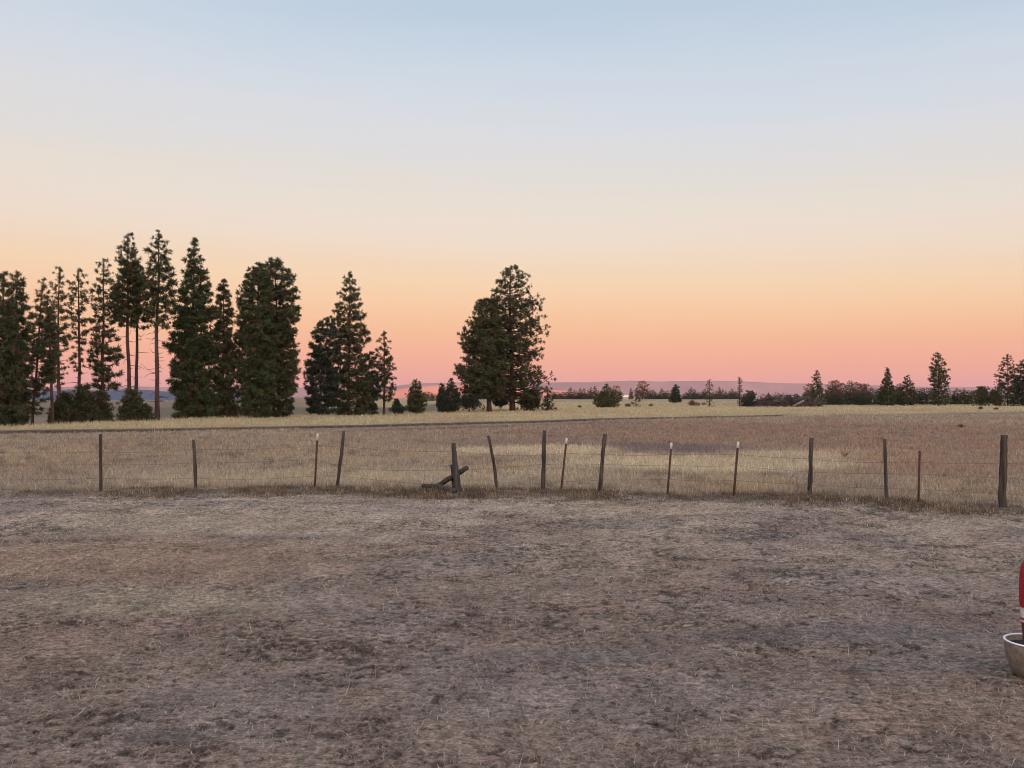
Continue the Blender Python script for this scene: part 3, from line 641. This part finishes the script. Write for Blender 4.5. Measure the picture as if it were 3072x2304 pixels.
# hedge-like filler conifers of the right-hand wood and the distant row: a few kinds, copied
PROTO = []
def proto_list():
    out_ = []
    for i, (kind, w, hgt, nb) in enumerate([('dark', .62, 1, 60), ('fir', .42, 1, 56), ('dark', .85, 1, 64), ('pine', .55, 1, 56), ('fir', .34, 1, 60), ('sun_tinted', .75, 1, 90)]):
        # unit tree 10 m high, built at depth 260 (10 px to the metre)
        D = 260; t = 1090; hw = w * 50
        z0 = CZ + (HY - 1190) * D / F
        prof = [(1090, 1534, 1538), (1112, 1536 - hw * .5, 1536 + hw * .5), (1145, 1536 - hw * .85, 1536 + hw * .85), (1186, 1536 - hw, 1536 + hw)] if i not in (2, 3, 5) else \
               [(1090, 1530, 1542), (1105, 1536 - hw * .7, 1536 + hw * .7), (1140, 1536 - hw, 1536 + hw), (1186, 1536 - hw * .8, 1536 + hw * .8)]
        out_.append((prof, kind, nb))
    return out_
PL = proto_list()
def make_proto(i, label, group, name):
    prof, kind, nb = PL[i]
    return tree(name, label, 1536, 260, 1090, prof, nb, 34, .85, kind, seed=500 + i, group=group, z=CZ, k=8)
protos = {}
def place(i, name, u, D, top, label, group, width=1.0, base=None):
    key = i
    if key not in protos:
        protos[key] = make_proto(i, label, group, name); r = protos[key]
    else:
        src = protos[key]; r = src.copy(); r.name = name; col.objects.link(r); r.animation_data_clear()
        for ch in src.children:
            if ch.name.split('.')[0] in ('trunk', 'crown'):
                c = ch.copy(); col.objects.link(c); c.parent = r
    x = (u - CX) * D / F; z = H(x, D); h = CZ + (HY - top) * D / F - z
    r.location = (x, D, z); sc = h / 10.0; r.scale = (sc * width, sc * width, sc); r.rotation_euler = (0, 0, (u * 1.7) % 6.28)
    tag(r, label, 'tree', group); return r
GR = 'dark conifers of the distant row'
LR = 'small dark conifer in the distant row along the field crest'
row = [(1966, 1181), (1979, 1181), (1990, 1181), (2000, 1181), (2054, 1182), (2080, 1182), (2090, 1181), (2100, 1182), (2134, 1181), (2145, 1182), (2163, 1181), (2173, 1181), (2184, 1181), (2201, 1182), (1746, 1178), (1758, 1180), (1770, 1178), (1668, 1182), (1705, 1182), (1652, 1178), (1661, 1175), (1672, 1176), (1690, 1176), (1700, 1176), (1711, 1162), (1722, 1168), (1731, 1172), (1740, 1163), (1752, 1164), (1765, 1168), (1773, 1161), (1784, 1158), (1795, 1170),
       (1805, 1172), (1836, 1168), (1960, 1167), (1952, 1175), (1972, 1178), (1985, 1164), (1996, 1174), (2006, 1172), (2016, 1176), (2060, 1176), (2066, 1180),
       (2073, 1160), (2084, 1168), (2094, 1176), (2105, 1175), (2112, 1168), (2120, 1176), (2140, 1176), (2149, 1170), (2158, 1160), (2168, 1166), (2178, 1171), (2188, 1172), (2196, 1163), (2206, 1172), (2214, 1178),
       (1680, 1180), (1826, 1176), (1942, 1180), (2035, 1180)]
rr_ = random.Random(4)
# three labelled ones first
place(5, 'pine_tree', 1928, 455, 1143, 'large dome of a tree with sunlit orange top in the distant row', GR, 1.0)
place(1, 'fir_tree', 1893, 440, 1163, 'pointed conifer alone in a gap of the distant row', GR, .95)
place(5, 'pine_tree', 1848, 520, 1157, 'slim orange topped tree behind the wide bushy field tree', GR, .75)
place(4, 'fir_tree', 1862, 470, 1172, 'tiny conifer beside the pale distant roof', GR, 1.0)
ORD = ['first', 'second', 'third', 'fourth', 'fifth', 'sixth', 'seventh', 'eighth', 'ninth', 'tenth', 'eleventh', 'twelfth', 'thirteenth', 'fourteenth', 'fifteenth', 'sixteenth', 'seventeenth', 'eighteenth', 'nineteenth', 'twentieth'] + ['twenty-' + q for q in ('first', 'second', 'third', 'fourth', 'fifth', 'sixth', 'seventh', 'eighth', 'ninth')]
def ordinals(items, marks, what):
    items = sorted(items); out_ = []; n = {}
    for it in items:
        m = [k for k in marks if k[0] <= it[0]][-1]; n[m] = n.get(m, 0) + 1
        out_.append((it, what(it) + ' ' + ORD[n[m] - 1] + ' right of ' + m[1]))
    return out_
row = ordinals(row, [(0, 'the big centre pair'), (1818, 'the bushy field tree'), (1928, 'the orange dome tree'), (2027, 'the dark full crowned tree'), (2128, 'the half bare tree')],
               lambda it: ('pointed conifer' if it[1] < 1172 else 'low conifer') + ' of the distant row,')
for j, ((u, t), lb) in enumerate(row):
    place([0, 1, 4, 1, 0][j % 5] if t < 1172 else [2, 0, 3][j % 3], 'fir_tree' if t < 1172 else 'pine_tree', u, 425 + rr_.uniform(-8, 30), t + rr_.uniform(-1, 1), lb, GR, rr_.uniform(.95, 1.35) if t < 1172 else rr_.uniform(1.2, 1.7))
GL = 'tiny conifers left of the centre pair'
for q_, (u, t) in enumerate(sorted([(1273, 1178), (1280, 1175), (1288, 1176), (1297, 1178), (1304, 1182), (1266, 1181)])):
    place(0 if u % 2 else 2, 'pine_tree', u, 640, t, 'tiny dark conifer, ' + ORD[q_] + ' right of the lone green cone', GL, 1.15)
GW = 'filler conifers of the right hand wood'
LW = 'plain dark conifer in the thick of the right hand wood'
wood = [(2424, 1172, 205), (2478, 1176, 208), (2486, 1165, 215), (2496, 1176, 205), (2512, 1180, 204), (2536, 1172, 206), (2560, 1172, 210), (2574, 1176, 206), (2590, 1174, 210), (2606, 1174, 208),
        (2620, 1166, 215), (2634, 1166, 212), (2646, 1170, 215), (2682, 1168, 215), (2692, 1164, 220), (2704, 1170, 218), (2736, 1170, 220), (2752, 1166, 222), (2766, 1166, 222), (2780, 1164, 220), (2792, 1164, 222),
        (2836, 1172, 218), (2852, 1172, 222), (2862, 1182, 224), (2872, 1166, 220), (2884, 1178, 224), (2892, 1164, 222), (2904, 1172, 220), (2914, 1178, 222), (2528, 1182, 204), (2580, 1182, 204)]
wood = ordinals(wood, [(0, 'the leaning grey log'), (2451, 'the airy tipped fir'), (2662, 'the spire shaped fir'), (2722, 'the thin topped conifer'), (2815, 'the oval pine')], lambda it: 'dark conifer of the right wood,')
for j, ((u, t, D), lb) in enumerate(wood):
    place([2, 0, 3][j % 3], 'pine_tree', u, D, t, lb, GW, rr_.uniform(1.1, 1.5))
place(3, 'pine_tree', 2550, 205, 1143, 'green flat topped pine between orange tipped trees at right', G3, .8)
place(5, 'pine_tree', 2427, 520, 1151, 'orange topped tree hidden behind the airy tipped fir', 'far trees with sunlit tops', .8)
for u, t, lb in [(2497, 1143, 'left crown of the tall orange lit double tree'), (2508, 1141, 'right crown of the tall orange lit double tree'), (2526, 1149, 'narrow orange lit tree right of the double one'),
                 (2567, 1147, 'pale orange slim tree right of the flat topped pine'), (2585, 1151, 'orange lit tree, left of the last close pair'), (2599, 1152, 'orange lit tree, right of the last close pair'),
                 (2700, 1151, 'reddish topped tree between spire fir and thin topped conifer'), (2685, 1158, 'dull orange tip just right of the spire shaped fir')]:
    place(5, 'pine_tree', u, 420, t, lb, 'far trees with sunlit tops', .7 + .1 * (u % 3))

# ------------------------------------------------------------------ distant roof
def barn():
    D = 700; x0, x1 = (1854 - CX) * D / F, (1886 - CX) * D / F
    r = empty('barn', ((x0 + x1) / 2, D, H((x0 + x1) / 2, D))); tag(r, 'distant low building with pale metal roof behind the field crest', 'building')
    z0 = CZ + 1 * D / F - r.location.z; w2 = (x1 - x0) / 2; d2 = 5
    zt = CZ + (HY - 1185) * D / F - r.location.z; ze = CZ + (HY - 1190.5) * D / F - r.location.z
    m_w = noise_mat('barn_board', (.2, .17, .15), (.3, .26, .23), 2); m_r = noise_mat('metal_roof', (.62, .64, .66), (.74, .76, .78), .5, rough=.5)
    V = [(-w2, -d2, 0), (w2, -d2, 0), (w2, d2, 0), (-w2, d2, 0), (-w2, -d2, ze), (w2, -d2, ze), (w2, d2, ze), (-w2, d2, ze), (-w2, 0, zt - .1), (w2, 0, zt - .1)]
    mesh('wall', V, [np.array([(0, 1, 5, 4), (1, 2, 6, 5), (2, 3, 7, 6), (3, 0, 4, 7)]), np.array([(4, 7, 8), (5, 9, 6)])], m_w, r)
    e_ = .5
    V = [(-w2 - e_, -d2 - e_, ze - .1), (w2 + e_, -d2 - e_, ze - .1), (w2 + e_, 0, zt), (-w2 - e_, 0, zt), (-w2 - e_, d2 + e_, ze - .1), (w2 + e_, d2 + e_, ze - .1)]
    mesh('roof', V, np.array([(0, 1, 2, 3), (3, 2, 5, 4)]), m_r, r)
barn()

# ------------------------------------------------------------------ brush pile, fallen log, small weeds of the field
def brush_pile():
    rg = np.random.default_rng(55); D = 168; s = D / F
    cx = (2355 - CX) * s; r = Geo()
    for i in range(560):
        u = rg.uniform(2262, 2455); hmax = np.interp(u, [2262, 2290, 2320, 2345, 2370, 2400, 2430, 2455], [1.0, 2.0, 2.3, 2.6, 2.2, 1.9, 1.6, .7])
        x = (u - CX) * s - cx; y = rg.normal(0, 1.4); zz = rg.uniform(.05, 1) ** 1.1 * hmax
        a = rg.uniform(0, 6.28); el_ = rg.normal(.1, .35); L = rg.uniform(.8, 3.2)
        d = np.array([math.cos(a) * math.cos(el_), math.sin(a) * math.cos(el_), math.sin(el_)]) * L / 2
        p = np.array([x, y, zz]); rd = rg.uniform(.02, .10)
        b = rg.normal(0, .12, 3)
        P = np.array([p - d, p + b, p + d]); P[:, 2] = np.maximum(P[:, 2], .03)
        r.tube(P, [rd, rd * .8, rd * .3], 5)
    for i in range(60):
        u = rg.uniform(2268, 2448); x = (u - CX) * s - cx; h = rg.uniform(1.2, 2.6); dx = rg.normal(0, .8)
        r.tube([(x, rg.normal(0, .8), .6), (x + dx * .5, 0, h * .8), (x + dx, 0, h)], [.05, .035, .012], 4)
    for i in range(26):      # upright twigs and one forked limb
        u = rg.choice([2283, 2344, 2352, 2360, 2330]) + rg.normal(0, 6); x = (u - CX) * s - cx; h = rg.uniform(1.5, 3.0)
        r.tube([(x, 0, .5), (x + rg.normal(0, .3), 0, h * .7), (x + rg.normal(.3, .4), 0, h)], [.05, .035, .01], 4)
    o = r.build('brush_pile', m_brush); o.location = (cx, D, H(cx, D)); tag(o, 'long dark heap of dead branches and brush on the field', 'brush pile')
    g = Geo(); D = 163; s = D / F
    x0, x1 = (2380 - CX) * s, (2412 - CX) * s; xm = (x0 + x1) / 2; zb = H(xm, D)
    g.tube([(x0 - xm, 0, .2), (0, 0, .75), (x1 - xm, .2, 1.25)], [.24, .22, .19], 9, .06, rg)
    o = g.build('fallen_log', m_snag, smooth=True); o.location = (xm, D, zb); tag(o, 'thick pale grey log leaning on the right end of the brush pile', 'log')
brush_pile()
def weed(u, row_, h_px, w_px, label, colr, seed, name='weed', cat='weed', n=260):
    D = CZ * F / (row_ - HY); s = D / F; x = (u - CX) * s; rg = np.random.default_rng(seed)
    z0 = H(x, D)
    hh = h_px * s; ww = w_px * s
    X = rg.normal(0, ww * .22, n); Y_ = rg.normal(0, ww * .2, n)
    a = rg.uniform(0, 6.28, n); t = rg.uniform(.6, 1.5, n); L = hh * rg.uniform(.4, 1.1, n)
    P = np.stack([X * .5, Y_ * .5, np.full(n, -.02)], -1); d = np.stack([np.cos(a) * np.cos(t) + X / (ww + .01) * .3, np.sin(a) * np.cos(t), np.sin(t)], -1) * L[:, None]
    q = np.stack([np.ones(n), np.zeros(n), np.zeros(n)], -1) * (s * rg.uniform(.5, 1.1, n))[:, None]
    V = np.stack([P - q, P + q, P + d * .7 + q * .6, P + d * .7 - q * .6, P + d], 1).reshape(-1, 3); b = np.arange(n) * 5
    C = np.repeat(tint(np.tile(colr, (n, 1)), rg, .3), 5, 0)
    o = mesh(name, V, [np.stack([b, b + 1, b + 2, b + 3], -1), np.stack([b + 3, b + 2, b + 4], -1)], m_grass, colors=C)
    o.location = (x, D, z0); tag(o, label, cat, 'lone weeds on the open field')
weed(2076, 1220, 19, 12, 'tall russet brown weed clump on the open field', (.16, .07, .045), 1)
weed(2090, 1220, 12, 22, 'wide russet weed clump right of the tall one', (.20, .11, .085), 2)
weed(2112, 1219, 10, 14, 'faint low weed beside the half bare tree', (.24, .16, .11), 3)
weed(1739, 1225, 9, 7, 'short dark weed tuft left of the bushy field tree', (.09, .08, .05), 4)
weed(1953, 1222, 10, 6, 'thin brown weed tuft right of the spindly tree', (.13, .09, .055), 5)
weed(1884, 1223, 12, 18, 'brown weed clump at the foot of the bushy field tree', (.13, .10, .06), 6)
weed(2942, 1229, 11, 7, 'small dark upright weed before the bright green shrub', (.09, .075, .055), 7)
weed(2988, 1230, 9, 15, 'low dark weed lump before the layered pine', (.10, .08, .06), 8)
weed(2882, 1285, 13, 26, 'reddish brown dead weed clump lying in the field at right', (.13, .065, .042), 9)
weed(2534, 1370, 34, 14, 'tall thin pale weed in the field behind the fence', (.25, .17, .10), 10, n=60)
weed(1175, 1212, 13, 26, 'dark weed clump seen behind the small airy pine', (.07, .06, .05), 11)

# ------------------------------------------------------------------ wire fence
def fence():
    rg = np.random.default_rng(91)
    root = empty('wire_fence', (0, 18.5, 0)); tag(root, 'old sagging wire fence on crooked wooden and steel posts', 'fence')
    oy = 18.5
    def pos(u, row_, D): return np.array([(u - CX) * D / F, D - oy, CZ + (HY - row_) * D / F])
    posts = []     # anchor lines for the wire
    def post(u0, r0, u1, r1, wpx, steel=False, tip=None, tipmat=None, label=None, m=None, wbase=None):
        D = CZ * F / (r0 - HY); a = pos(u0, r0, D); b = pos(u1, r1, D); zz = H((u0 - CX) * D / F, D)
        a0 = a + (a - b) * .12; a0[2] = min(a0[2], zz - .05)
        w_ = wpx * D / F / 2
        g = Geo()
        if not steel:
            n = 12; t = np.linspace(0, 1, n); P = a0[None] * (1 - t[:, None]) + b[None] * t[:, None]
            P[:, 0] += np.cumsum(rg.normal(0, w_ * .10, n)) * np.sin(np.pi * t); P[:, 1] += rg.normal(0, w_ * .08, n)
            g.tube(P, w_ * ((1.08 - .16 * t) if wbase is None else wbase + (1 - wbase) * t ** .8) * (1 + rg.normal(0, .05, n)), 9, .07, rg)
            o = g.build('fence_post', m or m_wood, root)
        else:          # T section stake with studs
            ax = (b - a0); L = np.linalg.norm(ax); ax /= L
            sx = np.array([1, 0, 0.]) - ax * ax[0]; sx /= np.linalg.norm(sx); sy = np.cross(ax, sx)
            def bar(c0, c1, hx, hy):
                V = [c + sx * i * hx + sy * j * hy for c in (c0, c1) for i, j in ((-1, -1), (1, -1), (1, 1), (-1, 1))]
                g.add(V, [(0, 1, 5, 4), (1, 2, 6, 5), (2, 3, 7, 6), (3, 0, 4, 7), (4, 5, 6, 7), (3, 2, 1, 0)])
            tL = 0 if tip is None else (tip - r1) * D / F
            e1 = b - ax * tL
            bar(a0, e1, w_, .004); bar(a0 + sy * .0225, e1 + sy * .0225, .005, .018)
            for q in np.arange(.25, L - tL - .03, .055): bar(a0 + ax * q - sy * .006, a0 + ax * (q + .02) - sy * .006, w_ * .45, .0035)
            o = g.build('steel_post', m_rust, root)
            if tip is not None:
                g = Geo(); bar(e1, b, w_ * 1.04, .0045); bar(e1 + sy * .024, b + sy * .024, .006, .0185); g.build('post_tip', tipmat or m_white, o)
        if label: o['label'] = label
        posts.append((u0, a, b, D)); return o
    post(305, 1477, 303, 1302, 9)
    post(588, 1472, 581, 1319, 10, label='shorter post, second from the left')
    post(945, 1470, 953, 1300, 6, True, 1321, m_fadewhite, 'rusty steel stake with faded tip')
    post(1012, 1467, 1032, 1293, 10, label='wooden post leaning right')
    post(1376, 1482, 1361, 1329, 13, wbase=1.9, m=m_moss, label='thick mossy brace post')
    post(1493, 1474, 1465, 1307, 9, label='thin wooden post leaning left')
    post(1629, 1474, 1634, 1291, 12)
    post(1682, 1480, 1700, 1314, 6, True, 1331, m_white, 'leaning steel stake with white tip')
    post(1798, 1484, 1815, 1301, 12, label='crooked wooden post leaning right')
    post(2001, 1488, 2014, 1328, 6, True, 1347, m_white)
    post(2199, 1497, 2214, 1325, 7, True, 1344, m_white)
    post(2427, 1490, 2434, 1313, 13)
    post(2659, 1507, 2653, 1317, 10)
    post(2753, 1512, 2758, 1352, 6, True, label='short rusty steel stake without a tip')
    post(3007, 1526, 3011, 1305, 21, label='thickest post, near the right edge')
    post(-150, 1478, -146, 1300, 10); post(3300, 1545, 3298, 1320, 12)
    posts.sort(key=lambda p: p[0])
    # brace of the broken corner
    D = CZ * F / (1480 - HY)
    g = Geo(); A = pos(1312, 1459, D + .25); B = pos(1402, 1402, D - .16); t = np.linspace(0, 1, 7)[:, None]
    g.tube(A * (1 - t) + B * t + rg.normal(0, .006, (7, 3)), np.linspace(.062, .052, 7), 8, .06, rg); o = g.build('diagonal_brace', m_wood, root)
    g = Geo(); A = pos(1366, 1484, D + .14); B = pos(1357, 1395, D + .12)
    g.tube(A * (1 - t) + B * t + rg.normal(0, .006, (7, 3)), np.linspace(.05, .045, 7), 8, .07, rg); o = g.build('stub_post', m_wood, root); o['label'] = 'short dark stub wired to the brace post'
    # wires
    hts = [(.17,), (.47,), (.80,)]
    rows = [(1465, ), ]
    W3 = {  # photo rows of the three strands at each post
        -150: (1356, 1392, 1436), 305: (1356, 1393, 1434), 588: (1347, 1388, 1434), 945: (1336, 1377, 1427), 1012: (1338, 1400, 1426), 1376: (1353, 1407, 1456), 1493: (1364, 1403, 1455),
        1629: (1364, 1392, 1448), 1682: (1358, 1394, 1444), 1798: (1362, 1392, 1439), 2001: (1362, 1394, 1437), 2199: (1362, 1396, 1440), 2427: (1376, 1415, 1452), 2659: (1386, 1419, 1464),
        2753: (1386, 1421, 1466), 3007: (1388, 1432, 1480), 3300: (1396, 1444, 1496)}
    for s in range(3):
        g = Geo(); P = []
        for i in range(len(posts)):
            u0, a, b, D = posts[i]; r_ = W3[u0][s]; z = CZ + (HY - r_) * D / F
            f = (z - a[2]) / (b[2] - a[2]); p = a + (b - a) * f; p = p + np.array([0, -.012 - .03 * (abs(b[0] - a[0]) < 3) * 0 - .02, 0]); P.append(p)
        full = []
        for i in range(len(P) - 1):
            L = np.linalg.norm(P[i + 1] - P[i]); sag = L * rg.uniform(.004, .02)
            for q in np.linspace(0, 1, 12, endpoint=False):
                p = P[i] * (1 - q) + P[i + 1] * q; p = p + np.array([0, 0, -4 * sag * q * (1 - q)]); full.append(p)
        full.append(P[-1])
        g.tube(full, np.full(len(full), .0027), 4, cap=False)
        full = np.array(full); seg = np.cumsum(np.r_[0, np.linalg.norm(np.diff(full, axis=0), axis=1)])
        for q in np.arange(.1, seg[-1], .13):      # barbs
            p = np.array([np.interp(q, seg, full[:, j]) for j in range(3)]); d = rg.normal(0, 1, 3); d *= .017 / np.linalg.norm(d)
            g.tube([p - d, p + d], [.0016, .0016], 3, cap=False)
        g.build('wire', m_wire, root)
fence()
# old rails lying in the weeds at the brace
def rails():
    rg = np.random.default_rng(17); D = 18.9
    def P(u, r_, D): return np.array([(u - CX) * D / F, D, CZ + (HY - r_) * D / F])
    for (a, b, r_, lb) in [((P(1268, 1457, 19.0)), P(1328, 1461, 18.7), .05, 'broken rail lying left of the mossy brace post'),
                           ((P(1306, 1458, 18.8)), P(1368, 1472, 18.5), .055, 'broken rail sloping down to the mossy brace post foot'),
                           ((P(1282, 1470, 18.6)), P(1345, 1466, 18.9), .045, 'broken rail half buried in the weeds under the diagonal brace')]:
        g = Geo(); c = (a + b) / 2; t = np.linspace(0, 1, 7)[:, None]
        g.tube((a - c) * (1 - t) + (b - c) * t + rg.normal(0, .008, (7, 3)), np.full(7, r_), 8, .09, rg)
        o = g.build('broken_rail', m_wood); o.location = c; tag(o, lb, 'wooden rail', 'broken rails by the brace post')
rails()

# ------------------------------------------------------------------ enamel bowl and red canister at the right edge
def bowl_things():
    D = 6.5; x = (3099 - CX) * D / F; s = D / F
    z0 = H(x, D); zr = CZ + (HY - 1922) * s; rr = 82 * s; h = zr - z0
    m_tan = noise_mat('tan_enamel', (.12, .095, .078), (.21, .17, .14), 22, rough=.6, spec=.3, bump=.003)
    m_rim = noise_mat('white_enamel', (.70, .72, .76), (.82, .83, .86), 20, rough=.3, spec=.5)
    m_dirt = noise_mat('dark_soil', (.02, .02, .022), (.07, .065, .065), 25, bump=.02)
    m_red = noise_mat('red_paint', (.17, .010, .018), (.34, .014, .03), 34, rough=.6, spec=.3, bump=.002)
    m_brown = noise_mat('brown_paint', (.07, .03, .025), (.12, .05, .04), 14, rough=.7)
    root = empty('bowl', (x, D, z0)); tag(root, 'tan enamel bowl with white rim on the ground at the right edge', 'bowl')
    g = Geo(); prof = [(.001, 0), (rr * .34, 0)] + [(rr * (.34 + .66 * math.sin(a) ** .8), h * (1 - math.cos(a)) ** 1.0) for a in np.linspace(.12, math.pi / 2, 14)]
    prof += [(rr * .96, h), (rr * .90, h * .8), (rr * .84, h * .68)]
    g.lathe(prof); g.build('body', m_tan, root, smooth=True)
    g = Geo(); t = np.linspace(0, 2 * np.pi, 9)
    g.lathe([(rr * .985 + .008 * math.cos(a), h + .004 + .007 * math.sin(a)) for a in t], sides=48); g.build('rim', m_rim, root, smooth=True)
    g = Geo(); rg = np.random.default_rng(2); n = 28
    prof = [(rr * f, h * .86 + rg.normal(0, .004)) for f in np.linspace(.92, .02, 10)]; g.lathe(prof); g.build('soil', m_dirt, root, smooth=True)
    zs = z0 + h * .86
    c = empty('canister', (x + .002, D, zs)); tag(c, 'red canister with white band standing in the tan bowl', 'canister')
    px = s; R_ = 42 * s
    def zrow(r_): return CZ + (HY - r_) * s - zs
    g = Geo(); g.lathe([(R_ * .78, 0), (R_ * .80, zrow(1905)), (R_ * .88, zrow(1864))]); g.build('base', m_brown, c, smooth=True)
    g = Geo(); g.lathe([(R_ * .90, zrow(1864)), (R_ * .92, zrow(1858)), (R_ * .95, zrow(1820))]); b = g.build('band', m_white, c, smooth=True)
    g = Geo(); g.lathe([(R_ * .925, zrow(1857)), (R_ * .94, zrow(1855)), (R_ * .945, zrow(1852)), (R_ * .93, zrow(1850))]); g.build('stripe', m_red, b, smooth=True)
    g = Geo(); g.lathe([(R_ * .95, zrow(1820)), (R_ * .99, zrow(1805)), (R_, zrow(1770)), (R_ * .97, zrow(1730)), (R_ * .88, zrow(1700)), (R_ * .6, zrow(1675)), (R_ * .3, zrow(1662)), (R_ * .22, zrow(1655))]); g.build('body', m_red, c, smooth=True)
    g = Geo(); g.lathe([(R_ * .24, zrow(1656)), (R_ * .24, zrow(1640)), (R_ * .001, zrow(1638))]); g.build('cap', m_rim, c, smooth=True)
bowl_things()

# ------------------------------------------------------------------ evening haze
HAZE = 3.2e-5
m = bpy.data.materials.new('haze_air'); m.use_nodes = True; t = m.node_tree; t.nodes.clear()
mo = t.nodes.new('ShaderNodeOutputMaterial'); pv = t.nodes.new('ShaderNodeVolumePrincipled')
pv.inputs['Color'].default_value = (.86, .70, .86, 1); pv.inputs['Density'].default_value = HAZE; pv.inputs['Anisotropy'].default_value = 0.0
t.links.new(pv.outputs[0], mo.inputs['Volume'])
W = 9600; zb, zt = -20, 260
V = [(i, j, k_) for k_ in (zb, zt) for i, j in ((-W, -W), (W, -W), (W, W), (-W, W))]
o = mesh('haze', V, np.array([(3, 2, 1, 0), (4, 5, 6, 7), (0, 1, 5, 4), (1, 2, 6, 5), (2, 3, 7, 6), (3, 0, 4, 7)]), m)
tag(o, kind='stuff')
